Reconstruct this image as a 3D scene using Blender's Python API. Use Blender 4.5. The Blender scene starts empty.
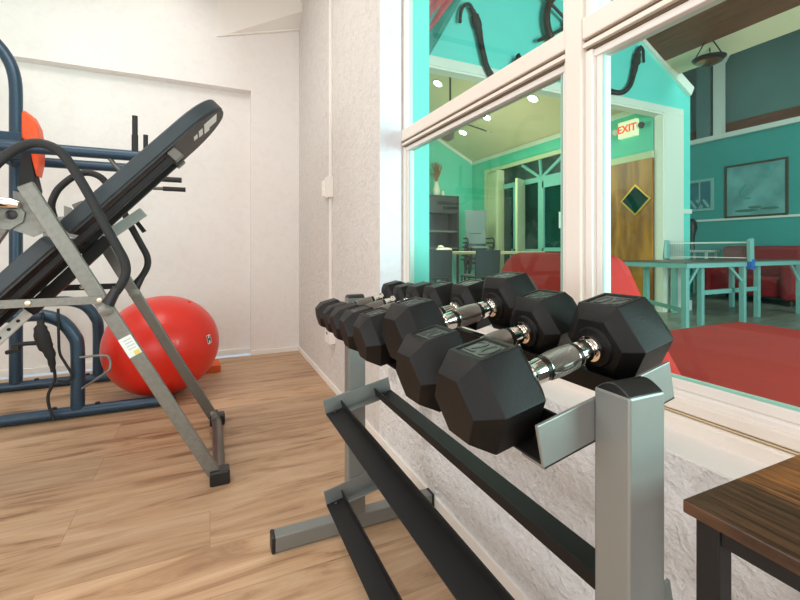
import bpy, bmesh, math, random
from mathutils import Vector, Matrix
random.seed(7)
SC = bpy.context.scene
C = SC.collection
PI = math.pi

# ------------------------------------------------------------------ camera, world, light, exposure
cam_d = bpy.data.cameras.new('camera')
cam_d.sensor_width = 36.0
cam_d.lens = 420.0 / 800.0 * 36.0
cam_d.shift_y = -51.0 / 800.0
cam_d.clip_start = 0.02
cam = bpy.data.objects.new('camera', cam_d)
C.objects.link(cam)
cam.location = (0, 0, 1.0)
cam.rotation_euler = (PI / 2, 0, -math.atan(190 / 420))
SC.camera = cam

world = bpy.data.worlds.new('world')
SC.world = world
world.use_nodes = True
wbg = world.node_tree.nodes['Background']
wbg.inputs[0].default_value = (0.80, 0.90, 1.0, 1)
wbg.inputs[1].default_value = 0.5

def area(name, loc, target, sx, sy, power, col):
    d = bpy.data.lights.new(name, 'AREA')
    d.shape = 'RECTANGLE'; d.size = sx; d.size_y = sy; d.energy = power; d.color = col
    o = bpy.data.objects.new(name, d); C.objects.link(o)
    o.location = loc
    o.rotation_euler = (Vector(target) - Vector(loc)).to_track_quat('-Z', 'Y').to_euler()
    return o

def spot(name, loc, target, power, col, ang=80, blend=0.8, size=0.08):
    d = bpy.data.lights.new(name, 'SPOT')
    d.energy = power; d.color = col; d.spot_size = math.radians(ang); d.spot_blend = blend; d.shadow_soft_size = size
    o = bpy.data.objects.new(name, d); C.objects.link(o)
    o.location = loc
    o.rotation_euler = (Vector(target) - Vector(loc)).to_track_quat('-Z', 'Y').to_euler()
    return o

WARM = (1.0, 0.96, 0.91)
DAY = (0.93, 0.97, 1.0)
area('gym_ceiling_light', (-0.9, 2.3, 3.28), (-0.9, 2.3, 0), 1.6, 1.2, 27, WARM)
area('gym_ceiling_light_rear', (-0.8, -0.6, 3.28), (-0.8, -0.6, 0), 1.6, 1.4, 24, WARM)
area('gym_rear_fill', (-1.1, -2.35, 1.5), (-0.5, 2, 0.9), 2.4, 2.0, 34, DAY)  # added soft fill from behind the camera
area('gym_side_fill', (-2.5, 0.45, 0.95), (0.8, 0.7, 0.15), 1.9, 1.3, 34, DAY)  # added fill from the left for the window wall, no window built there
spot('wall_washer', (-0.35, 3.45, 3.3), (-0.45, 4.18, 2.75), 5, WARM, 95)
area('lounge_daylight', (4.0, -2.8, 1.8), (4.6, 4.3, 3.0), 4.0, 2.6, 470, DAY)
area('lounge_down_light', (6.9, 2.2, 4.6), (7.4, 2.6, 0), 1.6, 2.0, 60, DAY)  # unseen area lamp aimed down, no roof opening built above it
area('dining_ceiling_light', (3.9, 6.9, 3.0), (4.3, 6.7, 0), 2.0, 2.0, 115, (1.0, 0.90, 0.72))
area('dining_ceiling_fill', (4.3, 6.6, 1.9), (4.6, 6.9, 5), 1.4, 1.4, 40, (1.0, 0.90, 0.72))  # added upward lamp without a fixture, brightens the dining ceiling

SC.view_settings.view_transform = 'Standard'
SC.view_settings.look = 'None'
SC.view_settings.gamma = 1.0
SC.view_settings.use_curve_mapping = False
SC.view_settings.exposure = 0.35
SC.cycles.max_bounces = 10
SC.cycles.diffuse_bounces = 5
SC.cycles.glossy_bounces = 4
SC.cycles.transparent_max_bounces = 12
SC.cycles.sample_clamp_indirect = 6.0
SC.cycles.caustics_reflective = False
SC.cycles.caustics_refractive = False

# ------------------------------------------------------------------ materials
def lin(c):
    return tuple((x / 255 / 12.92) if x / 255 <= 0.04045 else ((x / 255 + 0.055) / 1.055) ** 2.4 for x in c)

def mat(name, rgb, rough=0.6, metal=0.0, var=0.0, vscale=8.0, bump=0.0, bscale=60.0, rgb2=None, spec=0.5, coat=0.0, stretch=None, sheen=0.0, detail=6.0):
    m = bpy.data.materials.new(name); m.use_nodes = True
    nt = m.node_tree; b = nt.nodes['Principled BSDF']
    c = lin(rgb) + (1,)
    b.inputs['Base Color'].default_value = c
    b.inputs['Roughness'].default_value = rough
    b.inputs['Metallic'].default_value = metal
    b.inputs['Specular IOR Level'].default_value = spec
    b.inputs['Coat Weight'].default_value = coat
    b.inputs['Sheen Weight'].default_value = sheen
    if var > 0 or rgb2 or bump > 0:
        tc = nt.nodes.new('ShaderNodeTexCoord'); mp = nt.nodes.new('ShaderNodeMapping')
        nt.links.new(tc.outputs['Object'], mp.inputs[0])
        if stretch: mp.inputs['Scale'].default_value = stretch
    if var > 0 or rgb2:
        n = nt.nodes.new('ShaderNodeTexNoise'); n.inputs['Scale'].default_value = vscale; n.inputs['Detail'].default_value = detail
        nt.links.new(mp.outputs[0], n.inputs['Vector'])
        r = nt.nodes.new('ShaderNodeValToRGB')
        c2 = (lin(rgb2) + (1,)) if rgb2 else tuple(x * (1 - var) for x in c[:3]) + (1,)
        r.color_ramp.elements[0].position = 0.35; r.color_ramp.elements[1].position = 0.65
        r.color_ramp.elements[0].color = c2; r.color_ramp.elements[1].color = c
        nt.links.new(n.outputs['Fac'], r.inputs[0]); nt.links.new(r.outputs[0], b.inputs['Base Color'])
    if bump > 0:
        n2 = nt.nodes.new('ShaderNodeTexNoise'); n2.inputs['Scale'].default_value = bscale; n2.inputs['Detail'].default_value = 5
        nt.links.new(mp.outputs[0], n2.inputs['Vector'])
        bp = nt.nodes.new('ShaderNodeBump'); bp.inputs['Strength'].default_value = bump; bp.inputs['Distance'].default_value = 0.01
        nt.links.new(n2.outputs['Fac'], bp.inputs['Height']); nt.links.new(bp.outputs[0], b.inputs['Normal'])
    return m

def emit(name, rgb, strength):
    m = bpy.data.materials.new(name); m.use_nodes = True
    b = m.node_tree.nodes['Principled BSDF']
    b.inputs['Base Color'].default_value = lin(rgb) + (1,)
    b.inputs['Emission Color'].default_value = lin(rgb) + (1,)
    b.inputs['Emission Strength'].default_value = strength
    return m

def glass(name, tint, refl=0.05):
    m = bpy.data.materials.new(name); m.use_nodes = True
    nt = m.node_tree; nt.nodes.remove(nt.nodes['Principled BSDF'])
    out = nt.nodes['Material Output']
    t = nt.nodes.new('ShaderNodeBsdfTransparent'); t.inputs[0].default_value = lin(tint) + (1,)
    g = nt.nodes.new('ShaderNodeBsdfGlossy'); g.inputs['Roughness'].default_value = 0.0
    g.inputs[0].default_value = (1, 1, 1, 1)
    lw = nt.nodes.new('ShaderNodeLayerWeight'); lw.inputs['Blend'].default_value = 0.5
    pw = nt.nodes.new('ShaderNodeMath'); pw.operation = 'POWER'; pw.inputs[1].default_value = 5.0
    nt.links.new(lw.outputs['Facing'], pw.inputs[0])
    f = nt.nodes.new('ShaderNodeMath'); f.operation = 'MULTIPLY_ADD'; f.inputs[1].default_value = 0.5; f.inputs[2].default_value = 0.015
    nt.links.new(pw.outputs[0], f.inputs[0])
    mx = nt.nodes.new('ShaderNodeMixShader')
    nt.links.new(f.outputs[0], mx.inputs[0]); nt.links.new(t.outputs[0], mx.inputs[1]); nt.links.new(g.outputs[0], mx.inputs[2])
    nt.links.new(mx.outputs[0], out.inputs[0])
    return m

def plaster(name, rgb, rgb2, bump, scale, stains=0.0):
    m = bpy.data.materials.new(name); m.use_nodes = True
    nt = m.node_tree; b = nt.nodes['Principled BSDF']; b.inputs['Roughness'].default_value = 0.85
    b.inputs['Specular IOR Level'].default_value = 0.25
    tc = nt.nodes.new('ShaderNodeTexCoord')
    n = nt.nodes.new('ShaderNodeTexNoise'); n.inputs['Scale'].default_value = scale; n.inputs['Detail'].default_value = 8; n.inputs['Roughness'].default_value = 0.62
    nt.links.new(tc.outputs['Object'], n.inputs['Vector'])
    v = nt.nodes.new('ShaderNodeTexNoise'); v.inputs['Scale'].default_value = scale * 0.45; v.inputs['Detail'].default_value = 3; v.inputs['Distortion'].default_value = 1.2
    nt.links.new(tc.outputs['Object'], v.inputs['Vector'])
    ad = nt.nodes.new('ShaderNodeMath'); ad.operation = 'ADD'
    nt.links.new(n.outputs['Fac'], ad.inputs[0]); nt.links.new(v.outputs['Fac'], ad.inputs[1])
    bp = nt.nodes.new('ShaderNodeBump'); bp.inputs['Strength'].default_value = bump; bp.inputs['Distance'].default_value = 0.02
    nt.links.new(ad.outputs[0], bp.inputs['Height']); nt.links.new(bp.outputs[0], b.inputs['Normal'])
    r = nt.nodes.new('ShaderNodeValToRGB')
    r.color_ramp.elements[0].position = 0.3; r.color_ramp.elements[1].position = 0.55
    r.color_ramp.elements[0].color = lin(rgb2) + (1,); r.color_ramp.elements[1].color = lin(rgb) + (1,)
    nt.links.new(v.outputs['Fac'], r.inputs[0])
    last = r.outputs[0]
    if stains:
        s = nt.nodes.new('ShaderNodeTexNoise'); s.inputs['Scale'].default_value = 3.2; s.inputs['Detail'].default_value = 4
        nt.links.new(tc.outputs['Object'], s.inputs['Vector'])
        sr = nt.nodes.new('ShaderNodeValToRGB'); sr.color_ramp.elements[0].position = 0.60; sr.color_ramp.elements[1].position = 0.70
        sr.color_ramp.elements[0].color = (0, 0, 0, 1); sr.color_ramp.elements[1].color = (stains,) * 3 + (1,)
        nt.links.new(s.outputs['Fac'], sr.inputs[0])
        mx = nt.nodes.new('ShaderNodeMixRGB'); mx.inputs[2].default_value = lin((150, 148, 150)) + (1,)
        nt.links.new(sr.outputs[0], mx.inputs[0]); nt.links.new(last, mx.inputs[1]); last = mx.outputs[0]
    nt.links.new(last, b.inputs['Base Color'])
    return m

def planks(name, base, dark, light, width=0.18, length=1.25, rough=0.42, grain=1.0):
    """wood planks running along X"""
    m = bpy.data.materials.new(name); m.use_nodes = True
    nt = m.node_tree; b = nt.nodes['Principled BSDF']; b.inputs['Roughness'].default_value = rough
    b.inputs['Specular IOR Level'].default_value = 0.4
    tc = nt.nodes.new('ShaderNodeTexCoord')
    br = nt.nodes.new('ShaderNodeTexBrick')
    br.inputs['Scale'].default_value = 1.0; br.inputs['Brick Width'].default_value = length; br.inputs['Row Height'].default_value = width
    br.inputs['Mortar Size'].default_value = 0.0009; br.inputs['Mortar Smooth'].default_value = 0.1; br.inputs['Bias'].default_value = 0.0
    br.offset = 0.37; br.offset_frequency = 2
    br.inputs['Color1'].default_value = (0, 0, 0, 1); br.inputs['Color2'].default_value = (1, 1, 1, 1); br.inputs['Mortar'].default_value = (0.5, 0.5, 0.5, 1)
    nt.links.new(tc.outputs['Object'], br.inputs['Vector'])
    # per-plank offset pushes the grain so each plank differs
    sep = nt.nodes.new('ShaderNodeSeparateXYZ'); nt.links.new(tc.outputs['Object'], sep.inputs[0])
    mul = nt.nodes.new('ShaderNodeMath'); mul.operation = 'MULTIPLY'; mul.inputs[1].default_value = 17.0
    nt.links.new(br.outputs['Color'], mul.inputs[0])
    addz = nt.nodes.new('ShaderNodeMath'); addz.operation = 'ADD'
    nt.links.new(sep.outputs[2], addz.inputs[0]); nt.links.new(mul.outputs[0], addz.inputs[1])
    com = nt.nodes.new('ShaderNodeCombineXYZ')
    nt.links.new(sep.outputs[0], com.inputs[0]); nt.links.new(sep.outputs[1], com.inputs[1]); nt.links.new(addz.outputs[0], com.inputs[2])
    mp = nt.nodes.new('ShaderNodeMapping'); mp.inputs['Scale'].default_value = (1.0, 7.5, 1.0)
    nt.links.new(com.outputs[0], mp.inputs[0])
    n = nt.nodes.new('ShaderNodeTexNoise'); n.inputs['Scale'].default_value = 1.5; n.inputs['Detail'].default_value = 7; n.inputs['Roughness'].default_value = 0.64; n.inputs['Distortion'].default_value = 1.3
    nt.links.new(mp.outputs[0], n.inputs['Vector'])
    mp2 = nt.nodes.new('ShaderNodeMapping'); mp2.inputs['Scale'].default_value = (4.0, 90.0, 1.0)
    nt.links.new(com.outputs[0], mp2.inputs[0])
    n2 = nt.nodes.new('ShaderNodeTexNoise'); n2.inputs['Scale'].default_value = 2.0; n2.inputs['Detail'].default_value = 4
    nt.links.new(mp2.outputs[0], n2.inputs['Vector'])
    r = nt.nodes.new('ShaderNodeValToRGB')
    e = r.color_ramp.elements
    e[0].position = 0.30; e[0].color = lin(dark) + (1,)
    e[1].position = 0.64; e[1].color = lin(light) + (1,)
    k = e.new(0.45); k.color = lin(base) + (1,)
    nt.links.new(n.outputs['Fac'], r.inputs[0])
    mx = nt.nodes.new('ShaderNodeMixRGB'); mx.blend_type = 'MULTIPLY'; mx.inputs[0].default_value = 0.35 * grain
    nt.links.new(r.outputs[0], mx.inputs[1])
    rr = nt.nodes.new('ShaderNodeValToRGB'); rr.color_ramp.elements[0].position = 0.3; rr.color_ramp.elements[0].color = (0.45, 0.42, 0.40, 1); rr.color_ramp.elements[1].position = 0.6
    nt.links.new(n2.outputs['Fac'], rr.inputs[0]); nt.links.new(rr.outputs[0], mx.inputs[2])
    mo = nt.nodes.new('ShaderNodeMixRGB'); mo.blend_type = 'MULTIPLY'; mo.inputs[2].default_value = (0.62, 0.56, 0.52, 1)
    nt.links.new(br.outputs['Fac'], mo.inputs[0]); nt.links.new(mx.outputs[0], mo.inputs[1])
    pt = nt.nodes.new('ShaderNodeMixRGB'); pt.blend_type = 'MULTIPLY'; pt.inputs[0].default_value = 0.22
    nt.links.new(mo.outputs[0], pt.inputs[1]); nt.links.new(br.outputs['Color'], pt.inputs[2])
    nt.links.new(pt.outputs[0], b.inputs['Base Color'])
    bp = nt.nodes.new('ShaderNodeBump'); bp.inputs['Strength'].default_value = 0.12; bp.inputs['Distance'].default_value = 0.004
    nt.links.new(n2.outputs['Fac'], bp.inputs['Height']); nt.links.new(bp.outputs[0], b.inputs['Normal'])
    return m

def knurl(name):
    m = mat(name, (150, 142, 134), 0.32, 1.0)
    nt = m.node_tree; b = nt.nodes['Principled BSDF']
    tc = nt.nodes.new('ShaderNodeTexCoord')
    hs = []
    for s in (1, -1):
        mp = nt.nodes.new('ShaderNodeMapping'); mp.inputs['Rotation'].default_value = (0, 0, s * PI / 4)
        nt.links.new(tc.outputs['Object'], mp.inputs[0])
        w = nt.nodes.new('ShaderNodeTexWave'); w.inputs['Scale'].default_value = 170
        nt.links.new(mp.outputs[0], w.inputs['Vector']); hs.append(w)
    a = nt.nodes.new('ShaderNodeMath'); a.operation = 'ADD'
    nt.links.new(hs[0].outputs['Fac'], a.inputs[0]); nt.links.new(hs[1].outputs['Fac'], a.inputs[1])
    bp = nt.nodes.new('ShaderNodeBump'); bp.inputs['Strength'].default_value = 0.7; bp.inputs['Distance'].default_value = 0.002
    nt.links.new(a.outputs[0], bp.inputs['Height']); nt.links.new(bp.outputs[0], b.inputs['Normal'])
    return m

def wood(name):
    m = bpy.data.materials.new(name); m.use_nodes = True
    nt = m.node_tree; b = nt.nodes['Principled BSDF']; b.inputs['Roughness'].default_value = 0.36
    tc = nt.nodes.new('ShaderNodeTexCoord')
    def noise(sc, det, lo, hi, c0, c1):
        mp = nt.nodes.new('ShaderNodeMapping'); mp.inputs['Scale'].default_value = sc
        nt.links.new(tc.outputs['Object'], mp.inputs[0])
        n = nt.nodes.new('ShaderNodeTexNoise'); n.inputs['Scale'].default_value = 1.0; n.inputs['Detail'].default_value = det
        nt.links.new(mp.outputs[0], n.inputs['Vector'])
        r = nt.nodes.new('ShaderNodeValToRGB'); r.color_ramp.elements[0].position = lo; r.color_ramp.elements[1].position = hi
        r.color_ramp.elements[0].color = lin(c0) + (1,); r.color_ramp.elements[1].color = lin(c1) + (1,)
        nt.links.new(n.outputs['Fac'], r.inputs[0]); return r, n
    a, _ = noise((13, 5, 10), 4, 0.36, 0.64, (84, 56, 36), (190, 122, 64))
    g, gn = noise((330, 9, 60), 5, 0.34, 0.62, (96, 84, 76), (255, 255, 255))
    mx = nt.nodes.new('ShaderNodeMixRGB'); mx.blend_type = 'MULTIPLY'; mx.inputs[0].default_value = 0.85
    nt.links.new(a.outputs[0], mx.inputs[1]); nt.links.new(g.outputs[0], mx.inputs[2]); nt.links.new(mx.outputs[0], b.inputs['Base Color'])
    bp = nt.nodes.new('ShaderNodeBump'); bp.inputs['Strength'].default_value = 0.15; bp.inputs['Distance'].default_value = 0.002
    nt.links.new(gn.outputs['Fac'], bp.inputs['Height']); nt.links.new(bp.outputs[0], b.inputs['Normal'])
    return m

M = {}
M['floor'] = planks('oak_plank_floor', (196, 158, 122), (134, 98, 70), (214, 180, 146), width=0.22, grain=0.6)
M['lounge_floor'] = planks('grey_plank_floor', (150, 150, 136), (104, 106, 98), (172, 172, 156), rough=0.35)
M['white_wall'] = plaster('white_plaster', (241, 238, 235), (238, 234, 231), 0.10, 26)
M['rough_wall'] = plaster('knockdown_plaster', (221, 217, 213), (211, 207, 203), 0.34, 44)
M['low_wall'] = plaster('rough_grey_plaster', (250, 250, 250), (241, 241, 241), 1.0, 50, 0.6)
M['reveal'] = plaster('smooth_reveal', (226, 231, 237), (220, 225, 232), 0.05, 30)
M['white_trim'] = mat('white_trim', (244, 240, 234), 0.45)
M['cream_frame'] = mat('cream_window_frame', (232, 222, 212), 0.4)
M['sash'] = mat('white_sash', (234, 229, 224), 0.38)
M['groove'] = mat('frame_groove', (108, 90, 70), 0.6)
M['sill_white'] = mat('sill_white', (238, 233, 230), 0.7, bump=0.1, bscale=30)
M['gasket'] = mat('teal_gasket', (150, 205, 190), 0.4)
M['glass'] = glass('window_glass', (226, 244, 240))
M['turq'] = mat('turquoise_paint', (116, 226, 213), 0.6, var=0.05, vscale=2)
M['green_turq'] = mat('sea_green_paint', (112, 212, 184), 0.6, var=0.05, vscale=2)
M['teal'] = mat('teal_paint', (58, 164, 156), 0.6, var=0.08, vscale=1.5)
M['beige_ceil'] = mat('beige_ceiling', (230, 206, 170), 0.7, var=0.04, vscale=2)
M['dark_teal'] = mat('dark_teal_panel', (98, 136, 130), 0.7, var=0.15, vscale=1.2)
M['pale_trim'] = mat('pale_lounge_trim', (240, 236, 222), 0.5)
M['brown_wood'] = mat('brown_ceiling_wood', (124, 72, 46), 0.55, rgb2=(98, 56, 36), vscale=3, stretch=(8, 0.6, 8))
M['door_wood'] = mat('oak_door', (196, 128, 44), 0.4, rgb2=(140, 82, 26), vscale=2.2, stretch=(3, 3, 0.6))
M['rubber'] = mat('black_rubber', (14, 13, 13), 0.48, bump=0.06, bscale=240, var=0.2, vscale=30, spec=0.28)
M['number'] = mat('rubber_number', (44, 46, 44), 0.42)  # darker than the recess, shadow of the raised digits put into the colour
M['number_plate'] = mat('number_recess_sheen', (74, 78, 74), 0.4)  # recess floor in lighter grey, its reflected light put into the colour
M['chrome'] = mat('chrome', (236, 232, 226), 0.07, 1.0)
M['knurl'] = knurl('knurled_steel')
M['ring'] = mat('dark_ring', (40, 36, 32), 0.4, 0.6)
M['silver'] = mat('silver_paint', (134, 137, 134), 0.38, 0.42, bump=0.03, bscale=500)
M['black_metal'] = mat('black_powder_coat', (24, 23, 23), 0.52, 0.0, bump=0.03, bscale=500, spec=0.3)
M['black_plastic'] = mat('black_plastic', (26, 26, 27), 0.38)
M['blue_metal'] = mat('slate_blue_powder_coat', (50, 73, 92), 0.34, 0.3, var=0.12, vscale=60)
M['hammer_grey'] = mat('hammered_grey', (130, 129, 122), 0.42, 0.5, bump=0.14, bscale=160, var=0.15, vscale=60)
M['dark_grey'] = mat('dark_grey_steel', (104, 100, 94), 0.36, 0.6, bump=0.06, bscale=160)
M['foam'] = mat('black_foam', (32, 32, 33), 0.7, bump=0.05, bscale=300)
M['bed'] = mat('slate_vinyl', (50, 58, 64), 0.5, bump=0.04, bscale=200, var=0.12, vscale=20)
M['bed_under'] = mat('black_board', (44, 42, 42), 0.55)
M['white_mark'] = mat('white_print', (232, 232, 230), 0.5)
M['yellow_mark'] = mat('yellow_print', (226, 208, 90), 0.5)
M['ball'] = mat('red_vinyl', (222, 38, 20), 0.38, var=0.08, vscale=6, coat=0.15)
M['orange'] = mat('orange_vinyl', (236, 84, 30), 0.45)
M['orange_foam'] = mat('orange_foam', (222, 92, 34), 0.65)
M['table_wood'] = wood('rustic_table_wood')
M['red_velvet'] = mat('red_velvet', (204, 44, 38), 0.8, var=0.12, vscale=4)
M['dark_red'] = mat('dark_red_velvet', (150, 26, 32), 0.8, var=0.2, vscale=4)
M['pp_top'] = mat('brown_table_top', (112, 62, 52), 0.4)
M['pp_metal'] = mat('pale_teal_metal', (150, 196, 192), 0.4, 0.3)
M['net'] = mat('net_mesh', (92, 128, 126), 0.8)
M['blue_clip'] = mat('blue_clamp', (40, 96, 180), 0.4)
M['rope'] = mat('dark_rope', (52, 50, 44), 0.85, bump=0.5, bscale=50, var=0.3, vscale=20)
M['dark_wood'] = mat('dark_wood', (66, 48, 38), 0.5, var=0.25, vscale=10)
M['cabinet'] = mat('charcoal_cabinet', (66, 64, 66), 0.5, var=0.1, vscale=5)
M['shelf_edge'] = mat('cabinet_shelf', (112, 112, 112), 0.5)
M['chair_fab'] = mat('charcoal_chair', (46, 56, 58), 0.7, var=0.1, vscale=10)
M['chair_grey'] = mat('grey_chair_shell', (112, 124, 124), 0.55)
M['table_beige'] = mat('pale_wood_table', (214, 190, 142), 0.45, var=0.06, vscale=5)
M['bronze'] = mat('dark_bronze', (46, 38, 34), 0.35, 0.8)
M['amber'] = mat('amber_glass', (132, 92, 54), 0.2, 0.7)
M['lamp_on'] = emit('lit_lens', (255, 244, 224), 14)
M['exit_face'] = emit('exit_face', (240, 226, 190), 0.55)
M['exit_red'] = emit('exit_letters', (240, 70, 40), 0.9)
M['flag_red'] = mat('faded_red_cloth', (214, 104, 108), 0.8, var=0.15, vscale=6)
M['flag_teal'] = mat('green_cloth', (66, 160, 146), 0.8, var=0.2, vscale=6)
M['dried'] = mat('dried_grass', (150, 104, 64), 0.9)
M['ceramic'] = mat('pale_ceramic', (214, 206, 190), 0.4)
M['pic_frame'] = mat('dark_gilt_frame', (72, 62, 40), 0.45)
M['pic_sea'] = mat('seascape_print', (128, 184, 180), 0.55, rgb2=(92, 150, 144), vscale=2.6)
M['pic_mat'] = mat('picture_mount', (140, 190, 176), 0.6)
M['pic_blue'] = mat('blue_print', (44, 128, 140), 0.6, var=0.3, vscale=6)
M['night'] = mat('dark_doorway_glass', (20, 62, 58), 0.12, rgb2=(12, 40, 38), vscale=1.5)
M['night_grey'] = mat('dark_fanlight', (70, 80, 78), 0.4, rgb2=(40, 52, 50), vscale=4)
M['aqua_frame'] = mat('aqua_door_frame', (122, 178, 168), 0.4)
M['cream_door'] = mat('cream_door', (206, 210, 172), 0.5)
M['paper'] = mat('white_paper', (222, 230, 228), 0.6)
M['outlet'] = mat('white_outlet', (240, 236, 230), 0.4)
M['pale_print'] = mat('faded_print', (190, 192, 188), 0.6)
M['pale_bolt'] = mat('pale_bolt', (216, 206, 180), 0.3, 0.8)
M['sill_gold'] = mat('gold_caulk', (206, 186, 150), 0.6)

# ------------------------------------------------------------------ mesh helpers
def V(*a): return Vector(a)

def box(bm, lo, hi):
    x0, y0, z0 = lo; x1, y1, z1 = hi
    v = [bm.verts.new(p) for p in ((x0, y0, z0), (x1, y0, z0), (x1, y1, z0), (x0, y1, z0), (x0, y0, z1), (x1, y0, z1), (x1, y1, z1), (x0, y1, z1))]
    for f in ((3, 2, 1, 0), (4, 5, 6, 7), (0, 1, 5, 4), (1, 2, 6, 5), (2, 3, 7, 6), (3, 0, 4, 7)):
        bm.faces.new([v[i] for i in f])

def obox(bm, c, ex, ey, ez, hx, hy, hz):
    c = Vector(c); ex = Vector(ex).normalized() * hx; ey = Vector(ey).normalized() * hy; ez = Vector(ez).normalized() * hz
    v = [bm.verts.new(c + ex * i + ey * j + ez * k) for i, j, k in ((-1, -1, -1), (1, -1, -1), (1, 1, -1), (-1, 1, -1), (-1, -1, 1), (1, -1, 1), (1, 1, 1), (-1, 1, 1))]
    fl = ex.cross(ey).dot(ez) < 0
    for f in ((3, 2, 1, 0), (4, 5, 6, 7), (0, 1, 5, 4), (1, 2, 6, 5), (2, 3, 7, 6), (3, 0, 4, 7)):
        q = [v[i] for i in f]
        bm.faces.new(q[::-1] if fl else q)

def bar(bm, a, b, w, h, up=(0, 1, 0)):
    """rectangular bar from a to b; w across 'side', h along 'up'"""
    a = Vector(a); b = Vector(b); d = (b - a); L = d.length; d.normalize()
    u = Vector(up); u = (u - d * u.dot(d)).normalized(); s = d.cross(u)
    obox(bm, (a + b) / 2, d, s, u, L / 2, w / 2, h / 2)

def smooth_path(pts, n=6):
    P = [Vector(p) for p in pts]
    if len(P) < 3: return P
    out = []
    for i in range(len(P) - 1):
        p0 = P[max(i - 1, 0)]; p1 = P[i]; p2 = P[i + 1]; p3 = P[min(i + 2, len(P) - 1)]
        for k in range(n):
            t = k / n
            out.append(0.5 * ((2 * p1) + (p2 - p0) * t + (2 * p0 - 5 * p1 + 4 * p2 - p3) * t * t + (3 * p1 - p0 - 3 * p2 + p3) * t ** 3))
    out.append(P[-1])
    return out

def tube(bm, pts, r, seg=14, smooth=0, ry=None, closed=False, radii=None):
    P = smooth_path(pts, smooth) if smooth else [Vector(p) for p in pts]
    n = len(P); rings = []
    t0 = (P[1] - P[0]).normalized()
    nrm = t0.orthogonal().normalized()
    if ry is not None:
        nrm = Vector((0, 1, 0)); nrm = (nrm - t0 * nrm.dot(t0)).normalized()
    prev = t0
    for i in range(n):
        if closed: t = (P[(i + 1) % n] - P[i - 1]).normalized()
        else: t = (P[min(i + 1, n - 1)] - P[max(i - 1, 0)]).normalized()
        q = prev.rotation_difference(t); nrm = (q @ nrm); nrm = (nrm - t * nrm.dot(t)).normalized(); prev = t
        bn = t.cross(nrm)
        ra = radii[min(int(i * len(radii) / n), len(radii) - 1)] if radii else r
        rb = ry if ry is not None else ra
        rings.append([bm.verts.new(P[i] + nrm * math.cos(2 * PI * k / seg) * ra + bn * math.sin(2 * PI * k / seg) * rb) for k in range(seg)])
    m = n if closed else n - 1
    for i in range(m):
        A = rings[i]; B = rings[(i + 1) % n]
        for k in range(seg):
            bm.faces.new((A[k], A[(k + 1) % seg], B[(k + 1) % seg], B[k]))
    if not closed:
        bm.faces.new(rings[0][::-1]); bm.faces.new(rings[-1])

def cyl(bm, a, b, r, seg=20): tube(bm, [a, b], r, seg)

def lathe(bm, prof, o=(0, 0, 0), ax=(0, 0, 1), seg=28):
    """prof: (radius, distance along axis)"""
    ax = Vector(ax).normalized(); u = ax.orthogonal().normalized(); w = ax.cross(u); o = Vector(o)
    rings = []
    for r, h in prof:
        if r < 1e-6: rings.append([bm.verts.new(o + ax * h)])
        else: rings.append([bm.verts.new(o + ax * h + (u * math.cos(2 * PI * k / seg) + w * math.sin(2 * PI * k / seg)) * r) for k in range(seg)])
    for A, B in zip(rings[:-1], rings[1:]):
        for k in range(seg):
            k2 = (k + 1) % seg
            if len(A) == 1 and len(B) == 1: continue
            if len(A) == 1: bm.faces.new((A[0], B[k2], B[k]))
            elif len(B) == 1: bm.faces.new((A[k], A[k2], B[0]))
            else: bm.faces.new((A[k], A[k2], B[k2], B[k]))
    if len(rings[0]) > 1: bm.faces.new(rings[0][::-1])
    if len(rings[-1]) > 1: bm.faces.new(rings[-1])

def prism(bm, pts, d):
    """extrude polygon (3D points) by vector d"""
    d = Vector(d)
    A = [bm.verts.new(Vector(p)) for p in pts]; B = [bm.verts.new(Vector(p) + d) for p in pts]
    n = len(A)
    bm.faces.new(A[::-1]); bm.faces.new(B)
    for i in range(n): bm.faces.new((A[i], A[(i + 1) % n], B[(i + 1) % n], B[i]))

def sphere(bm, c, rx, ry=None, rz=None, seg=24, rings=14):
    ry = ry or rx; rz = rz or rx
    bmesh.ops.create_uvsphere(bm, u_segments=seg, v_segments=rings, radius=1.0, matrix=Matrix.Translation(Vector(c)) @ Matrix.Diagonal((rx, ry, rz, 1)))

ROOTINV = {}
def rootinv(p):
    while p.parent: p = p.parent
    return ROOTINV.get(p.name, Matrix.Identity(4))

def obj(name, bm, material, parent=None, smooth=False, bevel=0.0, bseg=2, subsurf=0, local=False):
    bmesh.ops.recalc_face_normals(bm, faces=bm.faces)
    me = bpy.data.meshes.new(name)
    if parent is not None and not local: bm.transform(rootinv(parent))
    bm.to_mesh(me); bm.free()
    me.materials.append(material)
    if smooth:
        for p in me.polygons: p.use_smooth = True
        try: me.set_sharp_from_angle(angle=math.radians(42))
        except Exception: pass
    o = bpy.data.objects.new(name, me); C.objects.link(o)
    if parent is not None: o.parent = parent
    if bevel:
        b = o.modifiers.new('bevel', 'BEVEL'); b.width = bevel; b.segments = bseg; b.limit_method = 'ANGLE'; b.angle_limit = math.radians(35)
    if subsurf:
        s = o.modifiers.new('sub', 'SUBSURF'); s.levels = subsurf; s.render_levels = subsurf
    return o

def thing(name, label, cat, loc=(0, 0, 0), rz=0.0, group=None):
    o = bpy.data.objects.new(name, None); C.objects.link(o)
    o.empty_display_size = 0.1
    o.location = loc; o.rotation_euler = (0, 0, rz)
    o['label'] = label; o['category'] = cat
    if group: o['group'] = group
    ROOTINV[o.name] = (Matrix.Translation(Vector(loc)) @ Matrix.Rotation(rz, 4, 'Z')).inverted()
    return o

def tag(o, label, cat, group=None):
    o['label'] = label; o['category'] = cat
    if group: o['group'] = group
    return o

def struct(name, bm, m, parent=None, **k):
    o = obj(name, bm, m, parent, **k)
    if parent is None: o['kind'] = 'structure'
    return o

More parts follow.
